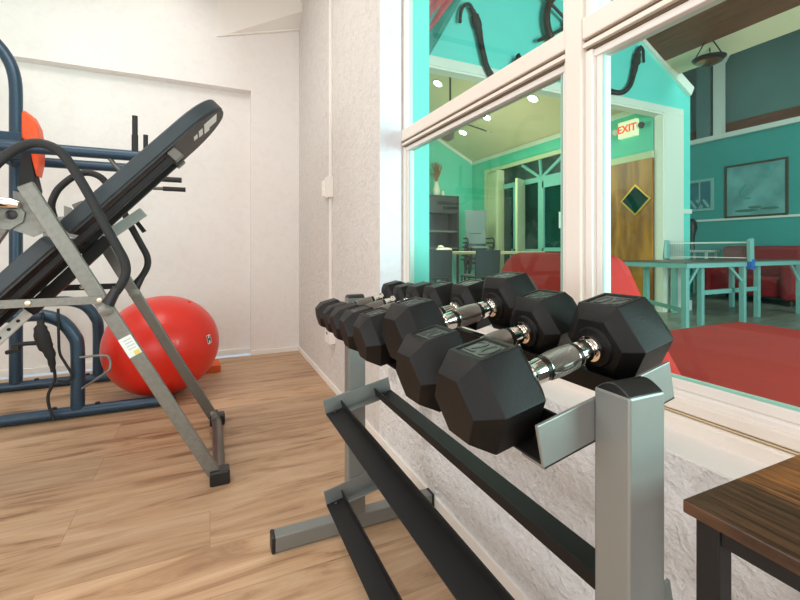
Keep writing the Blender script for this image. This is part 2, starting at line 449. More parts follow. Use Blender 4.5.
def sthing(name):
    o = bpy.data.objects.new(name, None); C.objects.link(o); o['kind'] = 'structure'; return o

def nb(): return bmesh.new()
def bx(lo, hi):
    b = nb(); box(b, lo, hi); return b

def text_bm(s, size, depth, mtx, bold=0.0):
    cu = bpy.data.curves.new('t', 'FONT'); cu.body = s; cu.size = size; cu.extrude = depth; cu.align_x = 'CENTER'; cu.align_y = 'CENTER'; cu.offset = bold
    o = bpy.data.objects.new('t', cu); C.objects.link(o)
    dg = bpy.context.evaluated_depsgraph_get()
    me = bpy.data.meshes.new_from_object(o.evaluated_get(dg))
    b = nb(); b.from_mesh(me); b.transform(mtx)
    bpy.data.objects.remove(o); bpy.data.curves.remove(cu); bpy.data.meshes.remove(me)
    return b

def copy_tree(o, parent=None):
    c = o.copy(); C.objects.link(c); c.parent = parent
    for ch in list(o.children): copy_tree(ch, c)
    return c

# ------------------------------------------------------------------ the gym shell
WX = 0.80            # room face of the window wall
FX = 0.92            # plane of the window frames
LX = 1.085           # lounge face of the window wall
BY = 4.18            # back wall
SILL = 0.61
JY = 2.025           # far jamb of the opening
NY = -1.15           # near jamb of the opening (behind the camera)
struct('floor', bx((-2.6, -2.5, -0.1), (LX, BY, 0)), M['floor'])
b = nb()             # back wall with its shallow closed-off opening
box(b, (0.352, BY, 0), (WX + 0.3, BY + 0.15, 3.6)); box(b, (-2.6, BY, 2.49), (0.352, BY + 0.15, 3.6)); box(b, (-2.6, BY + 0.11, 0), (0.352, BY + 0.15, 2.49))
struct('wall_back', b, M['white_wall'])
b = nb(); box(b, (WX, JY, 0), (LX, BY, 3.6))
struct('wall_window', b, M['rough_wall'])
b = nb(); box(b, (WX, -2.5, 0), (LX, JY, SILL))
struct('wall_sill', b, M['low_wall'])
struct('wall_rear', bx((WX, -2.5, SILL), (LX, NY, 3.6)), M['rough_wall'])
struct('trim_1', bx((WX + 0.002, NY, SILL), (FX, JY, SILL + 0.004)), M['sill_white'])
struct('trim_2', bx((WX + 0.001, JY - 0.005, SILL + 0.004), (FX, JY, 3.3)), M['reveal'])
struct('trim_3', bx((FX + 0.06, JY - 0.006, SILL), (LX + 0.003, JY, 3.6)), M['turq'])
struct('wall_left', bx((-2.75, -2.5, 0), (-2.6, BY, 3.6)), M['white_wall'])
b = nb()             # unseen wall behind the camera, wide opening added to let light in
box(b, (-2.6, -2.65, 0), (-2.3, -2.5, 3.6)); box(b, (0.1, -2.65, 0), (LX, -2.5, 3.6)); box(b, (-2.3, -2.65, 2.6), (0.1, -2.5, 3.6)); box(b, (-2.3, -2.65, 0), (0.1, -2.5, 0.4))
struct('wall_behind_camera', b, M['white_wall'])
struct('ceiling', bx((-2.6, -2.5, 3.42), (LX, BY, 3.6)), M['white_wall'])
# crown strip and brown board at the top of the back wall
struct('trim_4', bx((-2.6, BY - 0.03, 3.30), (0.06, BY, 3.375)), M['white_trim'], bevel=0.006)
struct('trim_5', bx((-2.6, BY - 0.06, 3.375), (0.06, BY, 3.42)), M['brown_wood'])
# boxed corner soffit with a sloping underside
b = nb(); prism(b, [(0.058, BY, 2.934), (0.809, BY, 3.15), (0.809, BY, 3.42), (0.058, BY, 3.42)], (0, -0.02, 0))
A = [(0.058, BY, 2.934), (0.80, BY, 3.15), (0.80, BY - 0.16, 3.26), (0.058, BY, 3.42), (0.80, BY, 3.42), (0.80, BY - 0.16, 3.42)]
vs = [b.verts.new(p) for p in A]
for f in ((0, 1, 2), (0, 2, 5, 3), (3, 5, 4), (1, 4, 5, 2), (0, 3, 4, 1)): b.faces.new([vs[i] for i in f])
struct('trim_6', b, M['white_trim'])
struct('trim_7', bx((WX - 0.02, 2.0, 3.34), (WX, BY - 0.16, 3.42)), M['white_trim'])
# baseboards
struct('baseboard_window', bx((WX - 0.012, -2.5, 0), (WX, BY, 0.045)), M['white_trim'], bevel=0.003)
b = nb(); box(b, (0.352, BY - 0.012, 0), (WX - 0.012, BY, 0.045)); box(b, (-2.6, BY + 0.085, 0), (0.352, BY + 0.11, 0.05))
struct('baseboard_back', b, M['white_trim'], bevel=0.003)

# ------------------------------------------------------------------ windows
def window(name, y0, y1, ztop, rail_z):
    """frame around y0..y1 on the FX plane; lower sash, transom, upper light"""
    w = sthing(name)
    b = nb()
    zb = SILL + 0.057
    box(b, (FX, y0, rail_z), (FX + 0.10, y1, rail_z + 0.058))                      # transom
    struct('transom', b, M['cream_frame'], w, bevel=0.004)
    b = nb()
    box(b, (FX + 0.012, y0, rail_z - 0.010), (FX + 0.08, y1, rail_z))
    struct('groove', b, M['groove'], w)
    b = nb(); box(b, (FX + 0.004, y0, rail_z - 0.022), (FX + 0.08, y1, rail_z - 0.010)); struct('transom_lip', b, M['cream_frame'], w)
    b = nb(); box(b, (FX + 0.018, y0, rail_z - 0.030), (FX + 0.08, y1, rail_z - 0.022)); struct('groove', b, M['groove'], w)
    b = nb()                                                                         # lower sash
    fs = 0.018 if y1 > 1.5 else 0.024
    box(b, (FX + 0.012, y1 - fs, zb), (FX + 0.05, y1, rail_z - 0.03)); box(b, (FX + 0.012, y0, zb), (FX + 0.05, y0 + fs, rail_z - 0.03))
    box(b, (FX + 0.026, y1 - fs - 0.020, zb), (FX + 0.06, y1 - fs, rail_z - 0.03)); box(b, (FX + 0.026, y0 + fs, zb), (FX + 0.06, y0 + fs + 0.020, rail_z - 0.03))
    box(b, (FX + 0.020, y0, rail_z - 0.050), (FX + 0.06, y1, rail_z - 0.03))
    box(b, (FX + 0.012, y0, zb - 0.02), (FX + 0.06, y1, zb + 0.022)); box(b, (FX + 0.026, y0, zb + 0.022), (FX + 0.06, y1, zb + 0.045))
    struct('lower_sash', b, M['sash'], w, bevel=0.003)
    b = nb()                                                                         # upper light frame
    box(b, (FX + 0.012, y1 - 0.022, rail_z + 0.058), (FX + 0.06, y1, ztop)); box(b, (FX + 0.012, y0, rail_z + 0.058), (FX + 0.06, y0 + 0.022, ztop))
    box(b, (FX + 0.012, y0, ztop), (FX + 0.06, y1, ztop + 0.05))
    struct('upper_frame', b, M['sash'], w, bevel=0.003)
    g = 0.005
    b = nb()
    box(b, (FX + 0.028, y0 + 0.042, zb + 0.045), (FX + 0.034, y1 - 0.042, zb + 0.050))
    box(b, (FX + 0.028, y0 + 0.042, zb + 0.045), (FX + 0.034, y0 + 0.046, rail_z - 0.05)); box(b, (FX + 0.028, y1 - 0.046, zb + 0.045), (FX + 0.034, y1 - 0.042, rail_z - 0.05))
    struct('gasket', b, M['gasket'], w)
    b = nb(); X = FX + 0.036
    box(b, (X, y0 + 0.03, zb + 0.03), (X + 0.004, y1 - 0.03, rail_z - 0.04))
    struct('pane', b, M['glass'], w)
    b = nb(); box(b, (X, y0 + 0.01, rail_z + 0.05), (X + 0.004, y1 - 0.01, ztop + 0.02))
    struct('pane', b, M['glass'], w)
    return w

RZ = 1.567
window('window_1', 0.893, JY - 0.004, 2.9, RZ)
window('window_2', -0.95, 0.836, 2.9, RZ)
struct('trim_8', bx((FX - 0.004, 0.836, SILL + 0.02), (FX + 0.11, 0.893, 3.3)), M['cream_frame'], bevel=0.004)       # mullion
b = nb(); box(b, (FX - 0.012, NY, SILL), (FX + 0.10, JY, SILL + 0.034)); struct('trim_9', b, M['cream_frame'], bevel=0.005)    # stool moulding
b = nb(); box(b, (FX - 0.001, NY, SILL + 0.036), (FX + 0.06, JY, SILL + 0.039)); struct('trim_10', b, M['sill_gold'])
b = nb(); box(b, (FX, NY, SILL + 0.040), (FX + 0.10, JY, SILL + 0.066)); struct('trim_11', b, M['cream_frame'], bevel=0.004)
struct('trim_12', bx((FX, NY, 2.95), (LX, JY, 3.6)), M['white_wall'])
struct('trim_13', bx((FX, NY, SILL + 0.06), (FX + 0.1, -0.95, 2.95)), M['cream_frame'])

# ------------------------------------------------------------------ lounge shell
GY = 4.33
struct('floor_lounge', bx((LX, -3.0, -0.1), (10.6, GY, 0)), M['lounge_floor'])
struct('floor_dining', bx((1.2, GY, -0.1), (10.6, 9.8, 0)), M['lounge_floor'])
# header wall with a wide cased opening, raked right end
def rake(x): return 4.23 - 0.553 * (x - 5.97)
HZ = 3.15
b = nb()
prism(b, [(LX, GY, HZ + 0.0), (6.56, GY, HZ), (6.56, GY, 0), (7.2, GY, 0), (7.2, GY, rake(7.2)), (5.0, GY, rake(5.0)), (LX, GY, rake(LX))], (0, 0.13, 0))
struct('wall_header', b, M['turq'])
b = nb()
box(b, (LX, GY - 0.025, HZ - 0.005), (7.0, GY, HZ + 0.11)); box(b, (6.535, GY - 0.025, 0), (7.0, GY, HZ - 0.005))
struct('trim_14', b, M['pale_trim'], bevel=0.008)
b = nb(); box(b, (LX, GY - 0.01, HZ - 0.03), (6.50, GY + 0.14, HZ - 0.005)); box(b, (6.50, GY - 0.01, 0), (6.535, GY + 0.14, HZ - 0.005))
struct('trim_15', b, M['pale_trim'])
b = nb(); bar(b, (7.19, GY - 0.02, rake(7.19) + 0.02), (1.2, GY - 0.02, rake(1.2) + 0.02), 0.16, 0.06, (0, 1, 0)); struct('trim_16', b, M['pale_trim'])
struct('trim_17', bx((7.0, GY - 0.02, 1.58), (7.215, GY, 1.65)), M['pale_trim'])
struct('baseboard_header', bx((7.0, GY - 0.02, 0), (7.215, GY + 0.13, 0.16)), M['white_trim'])
# sloping board ceiling and its edge beam
b = nb(); prism(b, [(6.49, -3.0, rake(6.49)), (1.0, -3.0, rake(1.0)), (1.0, -3.0, rake(1.0) + 0.1), (6.49, -3.0, rake(6.49) + 0.1)], (0, GY + 3.13, 0)); struct('ceiling_lounge', b, M['brown_wood'])
b = nb(); prism(b, [(6.49, -3.0, rake(6.49)), (6.82, -3.0, rake(6.49) - 0.15), (6.82, -3.0, rake(6.49) + 0.2), (6.49, -3.0, rake(6.49) + 0.2)], (0, GY + 3.0, 0)); struct('trim_18', b, M['beige_ceil'])
struct('wall_far', bx((10.2, -3.0, 0), (10.4, 9.8, 3.40)), M['teal'])
struct('trim_19', bx((10.10, -3.0, 3.40), (10.4, 9.8, 3.50)), M['pale_trim'])
struct('trim_20', bx((10.17, -3.0, 1.62), (10.2, 9.8, 1.665)), M['pale_trim'])
struct('wall_clerestory', bx((10.4, -3.0, 3.4), (10.5, 9.8, 6.2)), M['dark_teal'])
struct('ceiling_clerestory', bx((6.6, -3.0, 6.1), (10.5, 9.8, 6.25)), M['dark_teal'])
struct('trim_21', bx((10.30, -3.0, 3.5), (10.4, 9.8, 3.75)), M['brown_wood'])
b = nb(); box(b, (10.12, 5.43, 3.5), (10.26, 5.60, 5.75)); prism(b, [(10.12, 5.43, 5.05), (10.12, 5.43, 5.75), (10.12, 5.0, 5.75)], (0.14, 0, 0)); struct('trim_22', b, M['pale_trim'])
struct('trim_23', bx((10.12, 5.68, 3.5), (10.26, 5.95, 5.75)), M['dark_teal'])
# dining room beyond the opening
def dceil(x): return 3.36 + 0.5 * (6.5 - x)
b = nb(); prism(b, [(6.5, GY + 0.13, dceil(6.5)), (1.2, GY + 0.13, dceil(1.2)), (1.2, GY + 0.13, dceil(1.2) + 0.1), (6.5, GY + 0.13, dceil(6.5) + 0.1)], (0, 5.4, 0)); struct('ceiling_dining', b, M['beige_ceil'])
struct('wall_end', bx((1.2, 9.6, 0), (6.6, 9.75, 6.2)), M['green_turq'])
struct('wall_side', bx((6.5, GY + 0.13, 0), (6.65, 9.6, 3.6)), M['green_turq'])
struct('wall_closing', bx((1.1, GY + 0.13, 0), (1.2, 9.6, 6.2)), M['green_turq'])
b = nb(); bar(b, (6.5, 9.58, dceil(6.5) - 0.03), (1.2, 9.58, dceil(1.2) - 0.03), 0.09, 0.04, (0, 1, 0)); struct('trim_24', b, M['pale_trim'])
struct('trim_25', bx((6.46, GY + 0.13, 3.27), (6.5, 9.6, 3.36)), M['pale_trim'])
# outer shell that closes the lounge
struct('wall_lounge_rear', bx((LX, -3.1, 0), (10.6, -3.0, 6.2)), M['turq'])
struct('ceiling_ridge', bx((LX, -3.0, 6.95), (2.0, 9.8, 7.05)), M['brown_wood'])

# oak door with its diamond window
d1 = sthing('door_1')
struct('door_leaf', bx((6.455, 4.47, 0), (6.495, 5.40, 2.47)), M['door_wood'], d1)
def diamond(x, k, s=1.0):
    cy, cz = 4.752, 1.815
    return [(x, cy + (0.255 + k) * s, cz), (x, cy, cz + (0.245 + k) * s), (x, cy - (0.255 + k) * s, cz), (x, cy, cz - (0.245 + k) * s)]
b = nb(); prism(b, diamond(6.44, 0.02), (0.016, 0, 0)); struct('diamond_frame', b, mat('brass_bead', (204, 160, 74), 0.35, 0.5), d1)
b = nb(); prism(b, diamond(6.436, -0.02), (0.01, 0, 0)); struct('diamond_pane', b, M['night'], d1)
b = nb(); box(b, (6.45, 4.463, 2.47), (6.5, 5.5, 2.58)); box(b, (6.45, 5.40, 0), (6.5, 5.5, 2.47)); struct('door_casing', b, M['cream_door'], d1)

# french doors, fanlight and folding leaves in the side wall of the dining room
d2 = sthing('door_2')
X0 = 6.44
def fr(bm, y0, y1, z0, z1, t=0.05, x0=X0, x1=6.5): box(bm, (x0, min(y0, y1), z0), (x1, max(y0, y1), z1))
struct('dark_panes', bx((6.485, 5.7, 0), (6.499, 8.3, 2.50)), M['night'], d2)
struct('fanlight_pane', bx((6.485, 5.7, 2.5), (6.499, 8.3, 2.93)), M['night_grey'], d2)
b = nb()
box(b, (X0, 5.7, 2.44), (6.5, 8.3, 2.55)); box(b, (X0, 6.86, 0), (6.5, 7.02, 2.44)); box(b, (X0, 7.75, 0), (6.5, 7.83, 2.44))
box(b, (X0, 5.7, 0.95), (6.5, 6.9, 1.03)); box(b, (X0, 5.7, 2.30), (6.5, 6.9, 2.44)); box(b, (X0, 7.02, 0.95), (6.5, 7.9, 1.0))
for (y, z) in ((7.55, 2.90), (6.99, 2.92), (6.2, 2.95)): bar(b, (X0 + 0.03, 6.94, 2.52), (X0 + 0.03, y, z), 0.06, 0.05, (1, 0, 0))
struct('glazing_bars', b, M['aqua_frame'], d2)
b = nb(); box(b, (6.43, 5.6, 2.93), (6.5, 8.95, 3.02)); box(b, (6.43, 8.85, 0), (6.5, 8.95, 2.93)); struct('opening_casing', b, M['cream_door'], d2)
struct('cream_leaf', bx((6.44, 8.34, 0), (6.49, 8.83, 2.92)), M['cream_door'], d2)
struct('leaf_edge', bx((6.30, 8.22, 0), (6.49, 8.30, 2.90)), M['cream_door'], d2)
b = nb(); prism(b, [(6.49, 7.55, 0), (6.10, 7.35, 0), (6.10, 7.28, 0), (6.49, 7.48, 0)], (0, 0, 2.55)); struct('open_leaf', b, M['cream_door'], d2)
struct('notice', bx((6.432, 6.02, 1.42), (6.438, 6.42, 1.75)), M['paper'], d2)

# ------------------------------------------------------------------ dumbbell rack
AL = math.radians(11.6)
ES = V(math.cos(AL), 0, math.sin(AL)); EN = V(-math.sin(AL), 0, math.cos(AL)); EY = V(0, 1, 0)
TIERS = ((0.351, 0.791), (0.352, 0.482), (0.354, 0.170))
rack = thing('dumbbell_rack', 'silver three tier dumbbell rack with black angle rails by the window wall', 'rack', (0.474, 0.88, 0))
PY = ((0.334, 0.384), (1.42, 1.47))
for k, (y0, y1) in enumerate(PY):
    p = obj('post', bx((0.444, y0, 0.05), (0.507, y1, 0.826)), M['silver'], rack, bevel=0.003)
    b = nb()
    pr = [(0.4455, y0 + 0.0015 + (y1 - y0 - 0.003) * t / 10, 0.826 + 0.0115 * math.sin(PI * t / 10)) for t in range(11)]
    prism(b, [(0.4455, y0 + 0.0015, 0.818)] + pr + [(0.4455, y1 - 0.0015, 0.818)], (0.060, 0, 0))
    obj('end_cap', b, M['black_plastic'], p, smooth=True, bevel=0.0015)
    f = obj('foot', bx((0.195, y0, 0.004), (0.778, y1, 0.055)), M['silver'], rack, bevel=0.003)
    for xa, xb in ((0.183, 0.197), (0.776, 0.79)):
        b = nb(); box(b, (xa, y0 - 0.001, 0.0), (xb, y1 + 0.001, 0.057)); obj('rubber_cap', b, M['black_plastic'], f, bevel=0.006, bseg=3)
for ti, (sx, sz) in enumerate(TIERS):
    O = V(sx, 0, sz)
    for k, yy in enumerate((0.384, 1.42)):
        s = 1 if k == 0 else -1
        b = nb()
        obox(b, O + ES * 0.1235 - EN * 0.0275 + EY * (yy + s * 0.0025), ES, EY, EN, 0.1235, 0.0025, 0.0275)
        obox(b, O + ES * 0.1235 - EN * 0.053 + EY * (yy + s * 0.02), ES, EY, EN, 0.1235, 0.02, 0.002)
        obj('end_bracket', b, M['silver'], rack, bevel=0.0012)
    for fl, lip in (((0.0, 0.062), 0.060), ((0.187, 0.247), 0.187)):
        b = nb()
        ya, yb = 0.390, 1.414
        obox(b, O + ES * ((fl[0] + fl[1]) / 2) - EN * 0.049 + EY * ((ya + yb) / 2), ES, EY, EN, (fl[1] - fl[0]) / 2, (yb - ya) / 2, 0.002)
        obox(b, O + ES * lip - EN * 0.0345 + EY * ((ya + yb) / 2), ES, EY, EN, 0.002, (yb - ya) / 2, 0.0145)
        r = obj('shelf_rail', b, M['black_metal'], rack, bevel=0.001)
        for y in (0.405, 1.399):
            b = nb(); lathe(b, [(0.008, 0), (0.008, 0.003), (0.005, 0.006), (0, 0.006)], O + ES * ((fl[0] + fl[1]) / 2) - EN * 0.047 + EY * y, EN, 12)
            obj('bolt', b, M['black_plastic'], r, smooth=True)

# ------------------------------------------------------------------ dumbbells
def hex_ring(bm, x, af, rot=0.0):
    R = af / 2 / math.cos(PI / 6)
    return [bm.verts.new((x, R * math.cos(k * PI / 3 + rot), R * math.sin(k * PI / 3 + rot))) for k in range(6)]

def make_dumbbell(label, af, hl, gap, num, group):
    t = thing('dumbbell', label, 'dumbbell', group=group)
    for s in (-1, 1):
        b = nb()
        x0 = s * gap / 2; x1 = s * (gap / 2 + hl)
        prof = [(x0, af * 0.66), (x0 + s * hl * 0.16, af), (x1 - s * hl * 0.27, af), (x1, af * 0.66)]
        rings = [hex_ring(b, x, a) for x, a in prof]
        for A_, B_ in zip(rings[:-1], rings[1:]):
            for k in range(6): b.faces.new((A_[k], A_[(k + 1) % 6], B_[(k + 1) % 6], B_[k]))
        b.faces.new(rings[0][::-1]); b.faces.new(rings[-1])
        # recessed panel on the top facet
        bmesh.ops.recalc_face_normals(b, faces=b.faces)
        b.faces.ensure_lookup_table()
        top = [f for f in b.faces if abs(f.calc_center_median().z - af / 2) < 1e-4]
        if num and top:
            r = bmesh.ops.inset_region(b, faces=top, thickness=af * 0.075, depth=0.0)
            r2 = bmesh.ops.inset_region(b, faces=top, thickness=af * 0.012, depth=-0.0022)
        h = obj('head', b, M['rubber'], t, bevel=af * 0.022, bseg=3, smooth=True, local=True)
        b = nb(); lathe(b, [(af * 0.26, 0), (af * 0.24, 0.006), (af * 0.15, 0.007)], (x0 + s * 0.001, 0, 0), (-s, 0, 0), 24)
        obj('collar', b, M['rubber'], h, smooth=True, local=True)
        if num:
            xm = (x0 + s * hl * 0.16 + x1 - s * hl * 0.27) / 2
            wx = abs(x1 - s * hl * 0.27 - x0 - s * hl * 0.16) / 2 - af * 0.094; wy = af / 2 * math.tan(PI / 6) - af * 0.094
            obj('number_plate', bx((xm - wx, -wy, af / 2 - 0.0024), (xm + wx, wy, af / 2 - 0.0016)), M['number_plate'], h, local=True)
            mtx = Matrix.Translation((xm, 0, af / 2 - 0.0014)) @ Matrix.Rotation(-PI / 2 if s < 0 else PI / 2, 4, 'Z')
            obj('number', text_bm(num, af * 0.40, 0.0008, mtx, 0.0004), M['number'], h, local=True)
    r = 0.0165 if af > 0.1 else 0.0145
    b = nb(); g = gap / 2
    pr = [(r * 0.92, -g + 0.002), (r * 0.92, -g * 0.80), (r * 0.80, -g * 0.79), (r * 0.80, -g * 0.73), (r * 1.0, -g * 0.72), (r * 1.08, -g * 0.5), (r * 1.08, -g * 0.47), (r * 1.0, -g * 0.46), (r * 1.0, -g * 0.36), (r * 1.14, -g * 0.35), (r * 1.2, -g * 0.1), (r * 1.2, 0)]
    pr = pr + [(a, -c) for a, c in pr[-2::-1]]
    lathe(b, pr, (0, 0, 0), (1, 0, 0), 28)
    h = obj('handle', b, M['chrome'], t, smooth=True, local=True)
    b = nb(); lathe(b, [(r * 1.16, -g * 0.34), (r * 1.235, -g * 0.1), (r * 1.235, g * 0.1), (r * 1.16, g * 0.34)], (0, 0, 0), (1, 0, 0), 28); obj('knurled_grip', b, M['knurl'], h, smooth=True, local=True)
    for s in (-1, 1):
        b = nb(); lathe(b, [(r * 1.06, s * g * 0.47), (r * 1.06, s * g * 0.36)], (0, 0, 0), (1, 0, 0), 28); obj('dark_ring', b, M['ring'], h, smooth=True, local=True)
        b = nb(); lathe(b, [(r * 0.95, -0.004), (r * 1.22, -0.003), (r * 1.22, 0.003), (r * 0.95, 0.004)], (s * (g - 0.010), 0, 0), (1, 0, 0), 28); obj('end_ring', b, M['chrome'], h, smooth=True, local=True)
    return t

DB = [  # y, size key, yaw, extra tilt, lift, label
    (0.468, '20', 0.0, 0.01, 0.0, 'largest black hex dumbbell marked 20, right behind the near silver post cap'),
    (0.620, '20b', -0.03, 0.01, 0.0, 'black hex dumbbell marked 20, second from the near silver post'),
    (0.748, '20c', -0.07, -0.015, 0.028, 'black hex dumbbell with thick chrome handle, third from the near silver post'),
    (0.887, '15', 0.0, 0.03, 0.0, 'black hex dumbbell fourth from the near silver post, handle hidden'),
    (1.013, '10', 0.02, 0.03, 0.0, 'small black hex dumbbell fifth from the near post, fourth from far end'),
    (1.129, '8', 0.03, 0.03, 0.0, 'small black hex dumbbell with shiny bare handle, third from the far rack end'),
    (1.236, '5', 0.03, 0.03, 0.0, 'tiny black hex dumbbell second from the far end of the rack'),
    (1.336, '5', 0.02, 0.03, 0.0, 'tiny black hex dumbbell at the far end, beside the far post cap')]
SIZES = {'20': (0.124, 0.110, 0.152, '20'), '20b': (0.117, 0.106, 0.152, '20'), '20c': (0.121, 0.100, 0.156, '20'), '15': (0.112, 0.096, 0.170, '15'), '10': (0.102, 0.094, 0.150, '10'), '8': (0.094, 0.090, 0.150, ''), '5': (0.084, 0.084, 0.152, '')}
protos = {}
O = V(TIERS[0][0], 0, TIERS[0][1])
for y, key, yaw, tilt, lift, lab in DB:
    af, hl, gap, num = SIZES[key]
    if key not in protos:
        t = make_dumbbell(lab, af, hl, gap, num, 'hex dumbbells on the top rail'); protos[key] = t
    else:
        t = copy_tree(protos[key]); t['label'] = lab
    p = O + ES * 0.1235 + EN * (-0.0465 + af / 2 + 0.0005 + lift + tilt * 0.185)
    if key == '20c': p = p + ES * 0.028
    if key == '15': p = p + ES * 0.010
    t.location = (p.x, y, p.z)
    R = Matrix((ES, EY, EN)).transposed() @ Matrix.Rotation(-tilt, 3, 'Y') @ Matrix.Rotation(-yaw, 3, 'Z')
    t.rotation_euler = R.to_euler()

# ------------------------------------------------------------------ side table at the lower right
tb = thing('side_table', 'rustic brown wood top side table on black steel legs, close in front', 'table', (0.62, -0.05, 0))
TZ = 0.73
obj('tabletop', bx((0.465, -0.42, TZ - 0.014), (0.775, 0.2875, TZ)), M['table_wood'], tb, bevel=0.0015)
for x in (0.4725, 0.746):
    for y in (0.2585, -0.395):
        obj('leg', bx((x, y - 0.003, 0), (x + 0.022, y + 0.020, TZ - 0.0145)), M['black_metal'], tb, bevel=0.0015)
b = nb()
box(b, (0.476, -0.37, TZ - 0.034), (0.492, 0.262, TZ - 0.0145)); box(b, (0.749, -0.37, TZ - 0.034), (0.761, 0.25, TZ - 0.0145))
box(b, (0.50, 0.255, TZ - 0.034), (0.745, 0.266, TZ - 0.0145)); box(b, (0.50, -0.385, TZ - 0.034), (0.745, -0.373, TZ - 0.0145))
obj('apron_frame', b, M['black_metal'], tb)
for xa, xb in ((0.484, 0.496), (0.749, 0.761)): obj('stretcher', bx((xa, -0.37, 0.12), (xb, 0.25, 0.14)), M['black_metal'], tb)

# ------------------------------------------------------------------ exercise ball and foam block
BR = 0.342
BC = V(-0.298, 3.335, BR)
b = nb(); sphere(b, BC, BR, seg=64, rings=40)
ball = obj('exercise_ball', b, M['ball'], smooth=True)
tag(ball, 'big red exercise ball on the floor behind the inversion table', 'exercise ball')
b = nb(); lathe(b, [(0.012, 0), (0.012, 0.006), (0.006, 0.008), (0, 0.008)], BC + V(0.15, -0.05, 0.283).normalized() * (BR - 0.002), V(0.15, -0.05, 0.283), 14); obj('valve_plug', b, M['ball'], ball, smooth=True)
def on_ball(dirv, w, h, m, name, off=0.0, roll=0.0, inset=0.0, shift=(0, 0)):
    n = Vector(dirv).normalized(); u = V(0, 0, 1).cross(n).normalized(); w2 = n.cross(u)
    c, s_ = math.cos(roll), math.sin(roll); u, w2 = u * c + w2 * s_, w2 * c - u * s_
    bb = nb(); g = []
    for i in range(4):
        for j in range(4):
            p = n * BR + u * (shift[0] + w * (i / 3 - 0.5)) + w2 * (shift[1] + h * (j / 3 - 0.5))
            g.append(bb.verts.new(BC + p.normalized() * (BR + 0.0007 + off)))
    for i in range(3):
        for j in range(3): bb.faces.new((g[i * 4 + j], g[i * 4 + 4 + j], g[i * 4 + 5 + j], g[i * 4 + 1 + j]))
    return obj(name, bb, m, ball)
LD = V(0.270, -0.185, 0.050)
on_ball(LD, 0.040, 0.060, M['white_mark'], 'logo_patch', 0.0, 0.12)
on_ball(LD, 0.010, 0.050, M['black_plastic'], 'logo_stroke', 0.0008, 0.12, shift=(-0.012, 0.002))
on_ball(LD, 0.010, 0.050, M['black_plastic'], 'logo_stroke', 0.0008, 0.12, shift=(0.010, -0.002))
on_ball(LD, 0.020, 0.012, M['black_plastic'], 'logo_stroke', 0.0008, 0.12)
BALLM = Matrix.Translation(BC) @ Matrix.Diagonal((1.05, 1.05, 0.985, 1)) @ Matrix.Translation(-BC)
BALLM = Matrix.Translation((0, 0, -0.015 * BR)) @ BALLM
for o_ in [ball] + list(ball.children): o_.data.transform(BALLM)
b = nb(); obox(b, (-0.012, 3.83, 0.028), (1, 0.06, 0), (-0.06, 1, 0), (0, 0, 1), 0.085, 0.12, 0.028)
tag(obj('foam_block', b, M['orange_foam'], bevel=0.006), 'orange foam block flat on the floor behind the red ball', 'foam block')

# ------------------------------------------------------------------ inversion table
IY0, IY1 = 1.96, 2.62
iv = thing('inversion_table', 'grey steel inversion table with tilted black board and looped handles', 'inversion table', (-0.62, 2.29, 0))
FXR, PXI, PZI = 0.036, -0.614, 1.235
for side in (1, -1):
    def mx_(x): return x if side > 0 else 2 * (PXI - 0.11) - x
    for yy, m in ((IY0, M['hammer_grey']), (IY1, M['dark_grey'])):
        b = nb()
        bar(b, (mx_(FXR - 0.02), yy, 0.045), (mx_(PXI) , yy, PZI), 0.05, 0.028, (0, 1, 0))
        leg = obj('leg', b, m, iv, bevel=0.004)
    b = nb()
    tube(b, [(mx_(FXR - 0.01), IY0 + 0.01, 0.032), (mx_(FXR + 0.0), IY0 + 0.06, 0.028), (mx_(FXR), IY1 - 0.10, 0.028), (mx_(FXR - 0.006), IY1 - 0.03, 0.04), (mx_(FXR - 0.02), IY1, 0.07)], 0.026, 12, smooth=4)
    obj('floor_bar', b, M['dark_grey'], iv, smooth=True)
    for yy in (IY0, IY1):
        b = nb(); obox(b, (mx_(FXR + 0.002), yy, 0.030), (1, 0, 0), (0, 1, 0), (0, 0, 1), 0.040, 0.034, 0.030); obj('rubber_foot', b, M['black_plastic'], iv, bevel=0.008, bseg=3)
for yy in (IY0 - 0.018, IY1 + 0.018):
    b = nb(); bar(b, (-0.36, yy, 0.805), (2 * (PXI - 0.11) + 0.36, yy, 0.80), 0.030, 0.006, (0, 1, 0)); s_ = obj('spreader_bar', b, M['hammer_grey'] if yy < 2 else M['black_metal'], iv, bevel=0.001)
    for x in (-0.385, -0.60, 2 * (PXI - 0.11) + 0.385):
        b = nb(); lathe(b, [(0.010, 0), (0.009, 0.004), (0, 0.006)], (x, yy - 0.003, 0.804), (0, -1, 0), 14)
        obj('rivet', b, M['pale_bolt'], s_, smooth=True)
